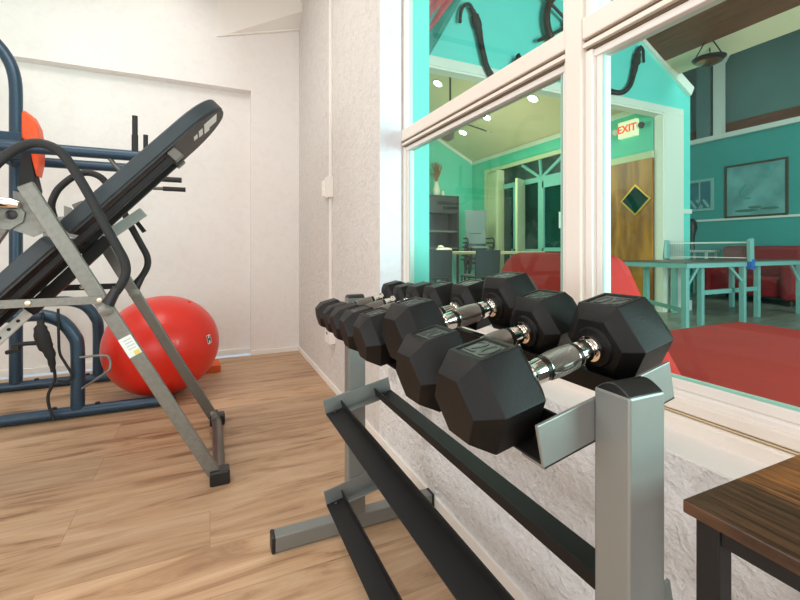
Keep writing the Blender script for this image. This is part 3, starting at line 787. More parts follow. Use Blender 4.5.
# looped foam handles, one on each side
NH = [(-0.700, 1.10), (-0.725, 1.20), (-0.706, 1.275), (-0.674, 1.321), (-0.633, 1.36), (-0.591, 1.382), (-0.548, 1.379), (-0.51, 1.355), (-0.475, 1.301), (-0.429, 1.211), (-0.382, 1.105), (-0.336, 1.008), (-0.311, 0.95), (-0.309, 0.90), (-0.330, 0.85), (-0.363, 0.805)]
for yy, off in ((IY0 - 0.035, 0.0), (IY1 + 0.02, 0.02)):
    b = nb(); tube(b, [(x + (0.010 if yy < 2.2 else 0.0), yy, z + off * 0.5) for x, z in NH], 0.0165, 14, smooth=4); h = obj('handle', b, M['foam'], iv, smooth=True)
    b = nb(); hx = 0.010 if yy < 2.2 else 0.0; tube(b, [(-0.336 + hx, yy, 0.85), (-0.36 + hx, yy, 0.80), (-0.366 + hx, yy, 0.79)], 0.021, 14, radii=[0.0172, 0.021, 0.024]); obj('grip_flare', b, M['black_plastic'], h, smooth=True)
    b = nb(); lathe(b, [(0.024, 0), (0.024, 0.006), (0.013, 0.010), (0, 0.011)], (-0.367, IY0 - 0.013 if yy < 2.2 else IY1 - 0.013, 0.765), (0, -1, 0), 20); obj('mounting_bolt', b, M['hammer_grey'], h, smooth=True)
# bed
BE = V(0.672, 0, 0.741); BN = V(-0.741, 0, 0.672); B0 = V(-0.723, 0, 0.913)
BY0, BY1 = 2.07, 2.52
BYC = (BY0 + BY1) / 2
def bed_outline(s0, s1, r0, r1, n=9):
    pts = []
    hw = (BY1 - BY0) / 2
    def corner(sc, yc, r, a0, a1):
        for k in range(n): 
            a = a0 + (a1 - a0) * k / (n - 1); pts.append((sc + r * math.cos(a), yc + r * math.sin(a)))
    corner(s1 - r1, BYC + hw - r1, r1, PI / 2, 0); corner(s1 - r1, BYC - hw + r1, r1, 0, -PI / 2)
    corner(s0 + r0, BYC - hw + r0, r0, -PI / 2, -PI); corner(s0 + r0, BYC + hw - r0, r0, PI, PI / 2)
    return pts
bed = None
for s0, s1, r0, r1, nm in ((-0.42, 0.19, 0.02, 0.02, 'lower_pad'), (0.25, 1.10, 0.02, 0.205, 'upper_pad')):
    P = bed_outline(s0, s1, r0, r1)
    b = nb(); prism(b, [B0 + BE * s - BN * 0.058 + EY * y for s, y in P], BN * 0.058); pad = obj(nm, b, M['bed'], iv, bevel=0.006, bseg=2, smooth=True)
    P2 = bed_outline(s0 + 0.006, s1 - 0.006, r0, r1)
    b = nb(); prism(b, [B0 + BE * s - BN * 0.066 + EY * (BYC + (y - BYC) * 0.975) for s, y in P2], BN * 0.010); bd = obj('backing_board', b, M['bed_under'], pad)
    if nm == 'upper_pad':
        b = nb()
        for (sa, sb, ya, yb) in ((0.965, 1.045, -0.11, 0.02), (0.965, 0.998, 0.02, 0.065), (0.930, 0.954, -0.075, 0.04), (0.898, 0.920, -0.055, 0.02)):
            obox(b, B0 + BE * ((sa + sb) / 2) - BN * 0.0668 + EY * (BYC + (ya + yb) / 2 - 0.01), BE, EY, BN, (sb - sa) / 2, (yb - ya) / 2, 0.0006)
        obj('white_logo', b, M['white_mark'], bd)
for yy in (BY0 + 0.045, BY0 + 0.20):
    b = nb(); bar(b, B0 + BE * -0.40 - BN * 0.092 + EY * yy, B0 + BE * 0.77 - BN * 0.092 + EY * yy, 0.030, 0.028, (0, 1, 0)); rl = obj('bed_rail', b, M['black_metal'], iv, bevel=0.004)
    b = nb(); obox(b, B0 + BE * 0.765 - BN * 0.092 + EY * (yy - 0.006), BE, EY, BN, 0.022, 0.020, 0.026); obj('rail_clip', b, M['dark_grey'], rl, bevel=0.004)
for s in (0.78, 0.22, -0.35):
    b = nb(); bar(b, B0 + BE * s - BN * 0.092 + EY * (BY0 + 0.06), B0 + BE * s - BN * 0.092 + EY * (BY0 + 0.19), 0.028, 0.024, BN)
    obj('cross_member', b, M['black_metal'], iv)
b = nb(); bar(b, B0 + BE * -0.12 - BN * 0.135 + EY * BYC, B0 + BE * 0.30 - BN * 0.135 + EY * BYC, 0.050, 0.045, (0, 1, 0)); bm_ = obj('boom_sleeve', b, M['black_metal'], iv, bevel=0.004)
b = nb(); bar(b, B0 + BE * -0.75 - BN * 0.135 + EY * BYC, B0 + BE * -0.10 - BN * 0.135 + EY * BYC, 0.036, 0.034, (0, 1, 0)); sc_ = obj('height_bar', b, M['white_mark'], iv, bevel=0.002)
b = nb()
for k in range(11): lathe(b, [(0.007, 0), (0.007, 0.0015), (0, 0.0015)], B0 + BE * (-0.62 + 0.045 * k) - BN * 0.135 + EY * (BYC - 0.017), (0, -1, 0), 12)
obj('adjustment_hole', b, M['black_plastic'], sc_)
# ankle rollers at the low end
b = nb()
e0 = B0 + BE * -0.74 - BN * 0.135
cyl(b, e0 + EY * (BYC - 0.22), e0 + EY * (BYC + 0.22), 0.012, 14)
ax = obj('ankle_axle', b, M['hammer_grey'], iv, smooth=True)
for s in (-1, 1):
    b = nb(); lathe(b, [(0.01, 0), (0.044, 0.004), (0.048, 0.02), (0.048, 0.13), (0.044, 0.146), (0.01, 0.15)], e0 + EY * (BYC + s * 0.04), (0, s, 0), 22); obj('ankle_roller', b, M['foam'], ax, smooth=True)
# pivot plates, hinge arms and chrome pin
for yy, s in ((IY0 + 0.022, 1), (IY1 - 0.028, -1)):
    b = nb()
    prism(b, [(x, yy, z) for x, z in ((-0.745, 1.055), (-0.70, 1.075), (-0.665, 1.07), (-0.628, 1.10), (-0.622, 1.135), (-0.645, 1.165), (-0.745, 1.15))], (0, 0.006, 0)); pv = obj('pivot_plate', b, M['hammer_grey'], iv, bevel=0.001)
    b = nb(); lathe(b, [(0.017, 0), (0.017, 0.006), (0.008, 0.009), (0, 0.009)], (-0.66, yy - 0.001, 1.125), (0, -1, 0), 20); obj('pivot_bolt', b, M['black_plastic'], pv, smooth=True)
    b = nb(); prism(b, [(x, yy + s * 0.01, z) for x, z in ((-0.66, 1.215), (-0.63, 1.205), (-0.545, 1.075), (-0.60, 1.045), (-0.66, 1.07))], (0, 0.005, 0)); obj('gusset', b, M['hammer_grey'], pv, bevel=0.001)
b = nb(); tube(b, [(-0.80, IY0 + 0.012, 1.175), (-0.66, IY0 + 0.012, 1.165), (-0.635, IY0 + 0.012, 1.16)], 0.020, 16, radii=[0.02, 0.02, 0.014]); obj('chrome_lever', b, M['chrome'], iv, smooth=True)
b = nb(); bar(b, (-0.535, IY1 - 0.07, 1.015), (-0.315, IY1 - 0.07, 1.195), 0.050, 0.026, (0, 1, 0)); hb = obj('hinge_arm', b, mat('silver_hinge_arm', (186, 188, 184), 0.4, 0.4), iv, bevel=0.003)
b = nb(); bar(b, (-0.365, IY1 - 0.045, 1.165), (-0.315, IY1 - 0.045, 1.09), 0.02, 0.02, (0, 1, 0)); obj('hinge_strut', b, M['black_metal'], hb)
b = nb(); bar(b, (-0.58, IY1 - 0.07, 0.985), (-0.50, IY1 - 0.07, 1.03), 0.05, 0.05, (0, 1, 0)); obj('hinge_block', b, M['black_metal'], hb, bevel=0.004)
# paper sticker on the near leg
ld = V(PXI - (FXR - 0.02), 0, PZI - 0.045).normalized(); ln = V(ld.z, 0, -ld.x)
cc = V(FXR - 0.02, 0, 0.045) + ld * ((0.617 - 0.045) / ld.z) + EY * (IY0 - 0.0148)
b = nb(); obox(b, cc, ld, ln, EY, 0.042, 0.0235, 0.0004); stk = obj('paper_sticker', b, M['paper'], iv)
b = nb()
for k in range(4): obox(b, cc + ld * (0.028 - 0.013 * k) - EY * 0.0005 + ln * 0.003, ld, ln, EY, 0.002, 0.015 - 0.002 * (k % 2), 0.0003)
obj('sticker_print', b, M['pale_print'], stk)
b = nb(); obox(b, cc - ld * 0.032 - EY * 0.0005 + ln * 0.010, ld, ln, EY, 0.009, 0.010, 0.0003); obj('sticker_print', b, M['yellow_mark'], stk)

# ------------------------------------------------------------------ blue power tower
pt = thing('power_tower', 'slate blue power tower with orange back pad against the back wall', 'exercise tower', (-0.95, 3.45, 0))
TY0, TY1 = 3.07, 3.81
for yy, x1 in ((TY0, -0.60), (TY1, -0.64)):
    xe = -0.225 if yy == TY0 else -0.62
    b = nb(); cyl(b, (-1.75, yy, 0.034), (xe, yy, 0.034), 0.033, 20); bs = obj('base_tube', b, M['blue_metal'], pt, smooth=True)
    b = nb(); cyl(b, (xe - 0.004, yy, 0.034), (xe + 0.022, yy, 0.034), 0.035, 18); obj('end_plug', b, M['black_plastic'], bs, smooth=True, bevel=0.004)
    for x in (-1.36, -1.13, -0.83, -0.62 if yy == TY0 else -0.68):
        b = nb(); lathe(b, [(0.014, 0), (0.014, 0.008), (0.008, 0.012), (0, 0.012)], (x, yy, 0.064), (0, 0, 1), 10)
        obj('base_bolt', b, M['black_plastic'], bs, smooth=True)
    px = -1.245
    b = nb(); tube(b, [(px, yy, 0.06), (px, yy, 1.2), (px, yy, 1.85), (px, yy, 2.02), (px - 0.001, yy, 2.13), (px - 0.010, yy, 2.22), (px - 0.035, yy, 2.31), (px - 0.085, yy, 2.40), (px - 0.16, yy, 2.48), (px - 0.26, yy, 2.53), (px - 0.40, yy, 2.55)], 0.038, 18, smooth=6); obj('upright', b, M['blue_metal'], pt, smooth=True)
    ax0 = -0.718 if yy == TY0 else -0.765
    b = nb(); tube(b, [(ax0, yy, 0.05), (ax0, yy, 0.40), (ax0 - 0.02, yy, 0.49), (ax0 - 0.08, yy, 0.575), (ax0 - 0.17, yy, 0.615), (ax0 - 0.28, yy, 0.62), (px, yy, 0.62)], 0.036, 18, smooth=6); obj('arch_brace', b, M['blue_metal'], pt, smooth=True)
for x, z in ((-1.245, 1.60), (-1.5, 0.034)):
    b = nb(); cyl(b, (x, TY0, z), (x, TY1, z), 0.028, 16); obj('cross_tube', b, M['blue_metal'], pt, smooth=True)
for yy in (3.20, 3.70):
    b = nb(); cyl(b, (-1.245, yy, 1.605), (-0.40, yy, 1.605), 0.034, 18); arm = obj('dip_arm', b, M['blue_metal'], pt, smooth=True)
    b = nb(); cyl(b, (-0.445, yy, 1.60), (-0.445, yy, 1.74), 0.019, 14); cyl(b, (-0.445, yy, 1.74), (-0.445, yy, 1.865), 0.0165, 14); obj('upright_grip', b, M['foam'], arm, smooth=True)
    b = nb(); tube(b, [(-0.60, yy, 1.60), (-0.52, yy, 1.50), (-0.46, yy, 1.468), (-0.30, yy, 1.465)], 0.013, 12, smooth=4); obj('dip_bar', b, M['dark_grey'], arm, smooth=True)
    b = nb(); cyl(b, (-0.33, yy, 1.465), (-0.175, yy, 1.465), 0.0175, 14); obj('dip_grip', b, M['foam'], arm, smooth=True)
# back pad: orange face over a black shell
b = nb()
prof = [(-1.085, 1.865), (-1.07, 1.88), (-1.035, 1.85), (-1.005, 1.78), (-0.99, 1.66), (-0.995, 1.55), (-1.01, 1.46), (-1.03, 1.55), (-1.05, 1.68), (-1.085, 1.70)]
prism(b, [(x, 3.395, z) for x, z in prof], (0, 0.11, 0)); bp_ = obj('back_pad', b, M['orange'], pt, bevel=0.014, bseg=3, smooth=True)
b = nb(); prism(b, [(x, 3.40, z) for x, z in ((-1.085, 1.71), (-1.045, 1.66), (-1.02, 1.46), (-1.005, 1.38), (-1.02, 1.26), (-1.075, 1.22), (-1.11, 1.30))], (0, 0.10, 0)); obj('pad_shell', b, M['foam'], bp_, bevel=0.01, smooth=True)
b = nb(); box(b, (-1.25, 3.42, 1.58), (-1.085, 3.48, 1.74)); obj('pad_mount', b, M['blue_metal'], bp_, bevel=0.004)
b = nb(); tube(b, [(-0.70, TY0 - 0.03, 0.36), (-0.58, TY0 - 0.06, 0.365), (-0.545, TY0 - 0.08, 0.345), (-0.54, TY0 - 0.09, 0.30), (-0.56, TY0 - 0.09, 0.27), (-0.69, TY0 - 0.03, 0.175)], 0.007, 10, smooth=5); obj('wire_step', b, mat('grey_wire', (128, 128, 126), 0.4, 0.5), pt, smooth=True)

# black straps hanging from the tower
st = thing('resistance_strap', 'black tangled exercise strap hanging from the lower blue arch', 'exercise strap', (-0.86, 3.02, 0.62))
SY = 3.018
b = nb(); tube(b, [(-0.87, SY, 0.64), (-0.865, SY, 0.55), (-0.84, SY - 0.01, 0.47), (-0.83, SY - 0.01, 0.38), (-0.815, SY, 0.30), (-0.815, SY, 0.24), (-0.84, SY - 0.01, 0.17), (-0.835, SY - 0.012, 0.10), (-0.81, SY - 0.02, 0.02)], 0.008, 10, smooth=5); obj('cord', b, M['foam'], st, smooth=True)
b = nb(); tube(b, [(-0.872, SY - 0.02, 0.60), (-0.868, SY - 0.03, 0.54), (-0.85, SY - 0.03, 0.46), (-0.825, SY - 0.03, 0.40), (-0.815, SY - 0.02, 0.30)], 0.03, 12, smooth=4, radii=[0.016, 0.03, 0.036, 0.034, 0.026, 0.018, 0.012]); obj('handle_grip', b, M['foam'], st, smooth=True)
b = nb(); tube(b, [(-0.86, SY - 0.03, 0.47), (-0.93, SY - 0.04, 0.475), (-0.99, SY - 0.03, 0.465), (-0.96, SY - 0.04, 0.45), (-1.02, SY - 0.02, 0.43)], 0.012, 8, smooth=4); obj('loose_end', b, M['foam'], st, smooth=True)
b = nb(); tube(b, [(-0.80, SY + 0.01, 0.655), (-0.795, SY, 0.50), (-0.79, SY, 0.40), (-0.765, SY, 0.34), (-0.735, SY, 0.27), (-0.75, SY, 0.235), (-0.80, SY, 0.24)], 0.007, 10, smooth=5); obj('loop', b, M['foam'], st, smooth=True)

# ------------------------------------------------------------------ conduit, switch and outlet on the window wall
cd = thing('wall_conduit', 'white vertical surface conduit with switch box on the textured wall', 'conduit', (0.79, 2.98, 0.3))
obj('raceway', bx((0.782, 2.95, 0.52), (0.80, 2.976, 3.34)), M['outlet'], cd, bevel=0.003)
sw = obj('switch_box', bx((0.765, 2.92, 1.37), (0.80, 3.03, 1.52)), M['outlet'], cd, bevel=0.004)
obj('switch_plate', bx((0.758, 3.03, 1.385), (0.80, 3.10, 1.505)), M['white_trim'], cd, bevel=0.004)
b = nb(); box(b, (0.752, 3.055, 1.43), (0.760, 3.07, 1.46)); obj('toggle', b, M['outlet'], sw)
ob = obj('outlet_box', bx((0.755, 2.86, 0.335), (0.80, 2.985, 0.52)), M['outlet'], cd, bevel=0.004)
b = nb()
for z in (0.395, 0.46): box(b, (0.752, 2.915, z), (0.756, 2.92, z + 0.018)); box(b, (0.752, 2.93, z), (0.756, 2.935, z + 0.018))
obj('socket_slot', b, M['black_plastic'], ob)

# ------------------------------------------------------------------ lounge: big red sofa by the window
sofa = thing('sofa', 'big bright red velvet chaise sofa just beyond the window glass', 'sofa', (2.3, 1.0, 0))
def cushion(bm, lo, hi, r): box(bm, lo, hi)
b = nb(); box(b, (1.45, -0.35, 0.10), (3.58, 1.83, 0.47)); obj('seat', b, M['red_velvet'], sofa, bevel=0.07, bseg=5, smooth=True)
b = nb(); prism(b, [(x, 1.08, z) for x, z in ((1.16, 0.30), (1.14, 0.90), (1.20, 0.985), (1.40, 0.985), (1.46, 0.94), (1.60, 0.72), (1.80, 0.46), (1.80, 0.30))], (0, 0.43, 0)); obj('backrest', b, M['red_velvet'], sofa, bevel=0.07, bseg=5, smooth=True)
for x in (1.55, 3.45):
    for y in (-0.2, 1.7):
        b = nb(); lathe(b, [(0.025, 0), (0.035, 0.11)], (x, y, 0), (0, 0, 1), 14); obj('leg', b, M['dark_wood'], sofa, smooth=True)

# table tennis table
TA = math.radians(2)
pp = thing('table_tennis_table', 'brown topped table tennis table with pale teal folding legs', 'table', (5.26, 3.2, 0), TA)
def L2(n, bm, m, par=None, **k):
    return obj(n, bm, m, par or pp, local=True, **k)
PL, PW, PZ = 3.05, 1.0, 0.835
L2('tabletop', bx((0, 0, PZ - 0.015), (PL, PW, PZ)), M['pp_top'])
b = nb()
box(b, (0, 0, PZ - 0.07), (PL, 0.025, PZ - 0.001)); box(b, (0, PW - 0.025, PZ - 0.07), (PL, PW, PZ - 0.001)); box(b, (0, 0.025, PZ - 0.07), (0.025, PW - 0.025, PZ - 0.001)); box(b, (PL - 0.025, 0.025, PZ - 0.07), (PL, PW - 0.025, PZ - 0.001))
L2('apron', b, M['pp_metal'])
for x, y in ((0.05, 0.05), (0.60, PW - 0.10), (0.66, 0.20), (1.37, 0.05), (1.37, PW - 0.05), (2.1, 0.2), (PL - 0.05, 0.05), (PL - 0.05, PW - 0.05)):
    L2('leg', bx((x - 0.032, y - 0.032, 0), (x + 0.032, y + 0.032, PZ - 0.06)), M['pp_metal'], bevel=0.004)
for xa, za, xb in ((0.05, 0.50, 0.32), (PL - 0.05, 0.5, PL - 0.32), (1.37, 0.55, 1.02)):
    b = nb(); bar(b, (xa, 0.05, za), (xb, 0.05, PZ - 0.06), 0.035, 0.02); L2('brace', b, M['pp_metal'])
b = nb(); bar(b, (0.05, 0.05, 0.24), (0.60, PW - 0.10, 0.24), 0.03, 0.05, (0, 0, 1)); L2('stretcher', b, M['pp_metal'])
b = nb(); bar(b, (0.66, 0.20, 0.42), (2.1, 0.20, 0.42), 0.03, 0.06, (0, 0, 1)); L2('stretcher', b, M['pp_metal'])
ns = thing('net_set', 'grey table tennis net on two pale posts across the brown table', 'net', (5.26, 3.2, PZ), TA)
for y, s in ((-0.03, -1), (PW + 0.03, 1)):
    b = nb(); bar(b, (1.40 if s < 0 else 1.31, y, 0.005), (1.32 if s < 0 else 1.36, y + s * 0.03, 0.30), 0.10, 0.05, (0, 1, 0)); obj('net_post', b, M['pp_metal'], ns, local=True, bevel=0.01)
b = nb(); box(b, (1.37, -0.06, -0.11), (1.46, -0.001, 0.03)); obj('clamp', b, M['blue_clip'], ns, local=True, bevel=0.01)
b = nb()
for k in range(10): bar(b, (1.36, 0, 0.05 + 0.02 * k), (1.36, PW, 0.05 + 0.02 * k), 0.003, 0.003, (0, 0, 1))
for k in range(41): bar(b, (1.36, PW * k / 40, 0.05), (1.36, PW * k / 40, 0.25), 0.003, 0.003, (0, 1, 0))
obj('net', b, M['net'], ns, local=True)
b = nb(); bar(b, (1.36, -0.03, 0.255), (1.36, PW + 0.03, 0.255), 0.006, 0.02, (0, 0, 1)); obj('net_tape', b, M['white_trim'], ns, local=True)
b = nb(); bar(b, (1.36, 0.0, 0.045), (1.36, PW, 0.045), 0.006, 0.012, (0, 0, 1)); obj('net_tape', b, M['white_trim'], ns, local=True)

# dark red loveseat against the far wall
ls = thing('loveseat', 'dark red velvet loveseat against the far teal wall', 'sofa', (9.6, 4.55, 0))
obj('seat', bx((9.15, 3.95, 0.12), (9.85, 5.20, 0.50)), M['dark_red'], ls, bevel=0.06, bseg=4, smooth=True)
obj('backrest', bx((9.70, 3.90, 0.30), (10.05, 5.22, 1.06)), M['dark_red'], ls, bevel=0.08, bseg=4, smooth=True)
for y in (3.72, 5.10): obj('armrest', bx((9.05, y, 0.10), (9.95, y + 0.24, 0.72)), M['dark_red'], ls, bevel=0.07, bseg=4, smooth=True)
for x in (9.2, 9.9):
    for y in (3.85, 5.2):
        b = nb(); cyl(b, (x, y, 0), (x, y, 0.13), 0.03, 10); obj('foot', b, M['dark_wood'], ls)
st2 = thing('side_stand', 'small pale stand against the far teal wall beside the loveseat', 'side table', (9.85, 5.75, 0))
obj('top', bx((9.65, 5.45, 0.93), (10.1, 6.0, 0.98)), M['pale_trim'], st2, bevel=0.008)
for x in (9.68, 10.03):
    for y in (5.48, 5.93): obj('leg', bx((x, y, 0), (x + 0.04, y + 0.04, 0.93)), M['pale_trim'], st2)
b = nb(); lathe(b, [(0.06, 0), (0.07, 0.06), (0.05, 0.14), (0.06, 0.30), (0.11, 0.48), (0.10, 0.62), (0.04, 0.70), (0, 0.71)], (9.9, 5.92, 0.98), (0, 0, 1), 20)
tag(obj('bottle', b, M['black_plastic'], smooth=True), 'tall black bottle shape standing on the pale stand by the far wall', 'bottle')

# framed pictures on the far wall
def picture(label, y0, y1, z0, z1, fw, fm):
    t = thing('picture', label, 'picture', (10.2, (y0 + y1) / 2, (z0 + z1) / 2))
    b = nb(); X0_, X1_ = 10.165, 10.199
    box(b, (X0_, y0, z0), (X1_, y1, z0 + fw)); box(b, (X0_, y0, z1 - fw), (X1_, y1, z1)); box(b, (X0_, y0, z0 + fw), (X1_, y0 + fw, z1 - fw)); box(b, (X0_, y1 - fw, z0 + fw), (X1_, y1, z1 - fw))
    obj('frame', b, fm, t, bevel=0.006)
    return t
p1 = picture('large seascape picture in dark gilt frame on the far teal wall', 4.30, 5.40, 1.66, 2.79, 0.045, M['pic_frame'])
cv = obj('canvas', bx((10.178, 4.34, 1.70), (10.198, 5.36, 2.75)), M['pic_sea'], p1)
b = nb(); tube(b, [(10.176, 5.0, 2.35), (10.176, 5.10, 2.2), (10.176, 5.05, 2.08), (10.176, 4.92, 2.05)], 0.015, 8, smooth=4); sphere(b, (10.178, 4.62, 2.62), 0.006, 0.03, 0.05, 8, 6); obj('brush_mark', b, M['teal'], cv)
b = nb()
for y, z, w in ((5.0, 1.80, 0.22), (4.6, 1.82, 0.16), (4.85, 1.86, 0.12)): sphere(b, (10.177, y, z), 0.004, w, 0.03, 12, 6)
obj('shore_mark', b, mat('shore_green', (70, 120, 104), 0.6), cv)
p2 = picture('smaller pale mounted print left of the large seascape', 5.62, 6.35, 1.86, 2.58, 0.06, M['pic_mat'])
cv = obj('print', bx((10.178, 5.68, 1.92), (10.198, 6.29, 2.52)), M['pic_blue'], p2)
for k in range(4):
    b = nb(); bar(b, (10.176, 5.72 + 0.14 * k, 1.94), (10.176, 5.84 + 0.14 * k, 2.12), 0.05, 0.004, (1, 0, 0)); obj('pale_stripe', b, M['pic_mat'], cv)
b = nb(); box(b, (10.174, 5.90, 1.92), (10.178, 5.93, 2.52)); obj('mount_bar', b, M['pic_mat'], cv)

# pendant bowl lamp
pl = thing('pendant_lamp', 'dark bowl pendant lamp with amber glass under the brown board ceiling', 'lamp', (6.5, 3.65, 3.69))
lc = V(6.50, 3.65, 3.64)
b = nb(); lathe(b, [(0.02, 0), (0.10, 0.010), (0.165, 0.038), (0.20, 0.07), (0.208, 0.085), (0.19, 0.088), (0.15, 0.05), (0.0, 0.025)], lc, (0, 0, 1), 32); bl = obj('bowl', b, M['bronze'], pl, smooth=True)
b = nb(); lathe(b, [(0, -0.006), (0.10, 0.0), (0.165, 0.033), (0.15, 0.036), (0.1, 0.012), (0, 0.006)], lc, (0, 0, 1), 28); obj('amber_glass', b, M['amber'], bl, smooth=True)
b = nb(); lathe(b, [(0, -0.03), (0.03, -0.02), (0.04, 0.0), (0, 0.01)], lc, (0, 0, 1), 14); obj('finial', b, M['bronze'], bl, smooth=True)
for k in range(3):
    a = k * 2 * PI / 3 + 0.4
    b = nb(); cyl(b, lc + V(0.18 * math.cos(a), 0.18 * math.sin(a), 0.083), lc + V(0.02 * math.cos(a), 0.02 * math.sin(a), 0.385), 0.008, 8); obj('chain', b, M['bronze'], pl, smooth=True)
b = nb(); lathe(b, [(0.05, 0), (0.05, 0.04), (0, 0.05)], lc + V(0, 0, 0.375), (0, 0, 1), 16); obj('canopy', b, M['bronze'], pl, smooth=True)

# exit sign
ex = thing('exit_sign', 'cream EXIT sign with red letters above the oak door', 'sign', (6.47, 4.88, 3.05))
exb = obj('body', bx((6.42, 4.72, 2.89), (6.495, 5.06, 3.17)), M['exit_face'], ex, bevel=0.01)
mtx = Matrix.Translation((6.417, 4.89, 3.03)) @ Matrix(((0, 0, -1, 0), (-1, 0, 0, 0), (0, 1, 0, 0), (0, 0, 0, 1)))
obj('letters', text_bm('EXIT', 0.172, 0.003, mtx, 0.004), M['exit_red'], exb)
for y in (4.63, 5.12):
    b = nb(); lathe(b, [(0.03, 0), (0.055, 0.05), (0.05, 0.06), (0, 0.065)], (6.47, y, 3.04), (-1, 0, -0.3), 16); obj('emergency_lamp', b, M['ceramic'] if y > 5 else M['cabinet'], ex, smooth=True)

# ------------------------------------------------------------------ nautical decor on the header wall
WY = GY - 0.085
def rope(label, pts, tail, loc):
    t = thing('rope', label, 'rope', loc)
    b = nb(); tube(b, [(x, WY + 0.02, z) for x, z in pts], 0.05, 12, smooth=5, radii=[0.026, 0.03, 0.05, 0.055, 0.042, 0.036, 0.034, 0.034, 0.034, 0.036, 0.04]); obj('strand', b, M['rope'], t, smooth=True)
    b = nb(); tube(b, [(x, WY + 0.02, z) for x, z in tail], 0.020, 10, smooth=4); obj('loop_end', b, M['rope'], t, smooth=True)
rope('dark knotted rope hung left of the ship wheel, on turquoise header', [(2.86, 3.92), (2.91, 3.86), (2.945, 3.77), (2.985, 3.66), (3.02, 3.50), (3.06, 3.36), (3.10, 3.24), (3.17, 3.14)], [(2.715, 3.70), (2.725, 3.82), (2.775, 3.92), (2.85, 3.945), (2.91, 3.87)], (2.93, WY, 3.6))
rope('dark knotted rope hung right of the ship wheel, near raked trim', [(5.93, 4.02), (5.86, 3.98), (5.82, 3.86), (5.79, 3.74), (5.74, 3.58), (5.67, 3.42), (5.56, 3.32), (5.44, 3.28), (5.2, 3.27)], [(5.85, 3.98), (5.90, 4.045), (5.96, 4.0), (5.965, 3.92), (5.975, 3.82)], (5.8, WY, 3.7))
wc = V(4.45, WY - 0.02, 4.03)
sw_ = thing('ship_wheel', 'dark wooden ship wheel mounted high on the turquoise header wall', 'ship wheel', (wc.x, wc.y, wc.z))
b = nb(); tube(b, [wc + V(0.43 * math.cos(2 * PI * k / 40), 0, 0.43 * math.sin(2 * PI * k / 40)) for k in range(40)], 0.045, 12, closed=True); obj('rim', b, M['dark_wood'], sw_, smooth=True)
b = nb(); lathe(b, [(0.10, 0), (0.10, 0.05), (0.05, 0.08), (0, 0.08)], wc + V(0, 0.03, 0), (0, -1, 0), 24); obj('hub', b, M['dark_wood'], sw_, smooth=True)
for k in range(6):
    a = k * PI / 3 + PI / 6; d = V(math.cos(a), 0, math.sin(a))
    b = nb(); tube(b, [wc + d * 0.08, wc + d * 0.40, wc + d * 0.50, wc + d * 0.58, wc + d * 0.66], 0.02, 10, radii=[0.02, 0.02, 0.018, 0.028, 0.02]); obj('spoke', b, M['dark_wood'], sw_, smooth=True)
an = thing('wall_anchor', 'small dark anchor on the header wall between rope and ship wheel', 'anchor', (3.7, WY, 3.45))
b = nb(); bar(b, (3.78, WY, 3.40), (3.78, WY, 3.26), 0.04, 0.03, (0, 1, 0)); obj('shank', b, M['rope'], an)
b = nb(); tube(b, [(3.56, WY, 3.42), (3.62, WY, 3.31), (3.78, WY, 3.25), (3.94, WY, 3.31), (4.0, WY, 3.42)], 0.03, 10, smooth=4); obj('arm', b, M['rope'], an, smooth=True)
for x, s in ((3.56, 1), (4.0, -1)):
    b = nb(); prism(b, [(x, WY - 0.03, 3.48), (x + s * 0.10, WY - 0.03, 3.36), (x - s * 0.07, WY - 0.03, 3.34)], (0, 0.05, 0)); obj('fluke', b, M['rope'], an)
fl_ = thing('draped_flag', 'draped red and green cloth hung high in the header corner', 'flag', (2.5, WY, 3.9))
def drape(pts, m, nm, dy):
    b = nb(); n = 10; cols = []
    (a0, a1, b0, b1) = [Vector((p[0], 0, p[1])) for p in pts]
    for i in range(n + 1):
        t = i / n; row = []
        for j in range(n + 1):
            s = j / n
            p = (a0 * (1 - t) + a1 * t) * (1 - s) + (b0 * (1 - t) + b1 * t) * s
            row.append(b.verts.new((p.x, WY + 0.06 - dy*0.5 - 0.03 * math.sin(s * 14 + t * 2), p.z)))
        cols.append(row)
    for i in range(n):
        for j in range(n): b.faces.new((cols[i][j], cols[i + 1][j], cols[i + 1][j + 1], cols[i][j + 1]))
    o = obj(nm, b, m, fl_, smooth=True)
    s = o.modifiers.new('solid', 'SOLIDIFY'); s.thickness = 0.008
drape(((2.30, 3.50), (2.70, 4.05), (2.16, 3.62), (2.42, 4.25)), M['flag_red'], 'red_stripe', 0.05)
drape(((2.30, 3.22), (2.98, 4.40), (2.15, 3.62), (2.30, 4.45)), M['flag_teal'], 'green_stripe', 0.0)

# ------------------------------------------------------------------ dining room furniture
cb = thing('cabinet', 'tall charcoal cabinet with open shelves against the far dining wall', 'cabinet', (5.2, 9.3, 0))
b = nb()
box(b, (4.70, 9.05, 0), (4.74, 9.55, 2.33)); box(b, (5.69, 9.05, 0), (5.73, 9.55, 2.33)); box(b, (4.70, 9.05, 2.29), (5.73, 9.55, 2.33)); box(b, (4.74, 9.5, 0), (5.69, 9.55, 2.29)); box(b, (4.74, 9.05, 0), (5.69, 9.5, 0.08))
box(b, (4.74, 9.07, 1.9), (5.69, 9.5, 2.29)); box(b, (4.74, 9.10, 0.08), (5.69, 9.5, 0.9))
obj('carcass', b, M['cabinet'], cb)
for z in (1.0, 1.42): obj('shelf', bx((4.74, 9.06, z), (5.69, 9.5, z + 0.04)), M['shelf_edge'], cb)
b = nb(); box(b, (5.30, 9.045, 1.98), (5.69, 9.069, 2.06)); obj('label_slot', b, M['black_plastic'], cb)
for xa, xb in ((4.78, 5.20), (5.23, 5.66)): obj('door', bx((xa, 9.05, 0.12), (xb, 9.098, 0.86)), M['cabinet'], cb)
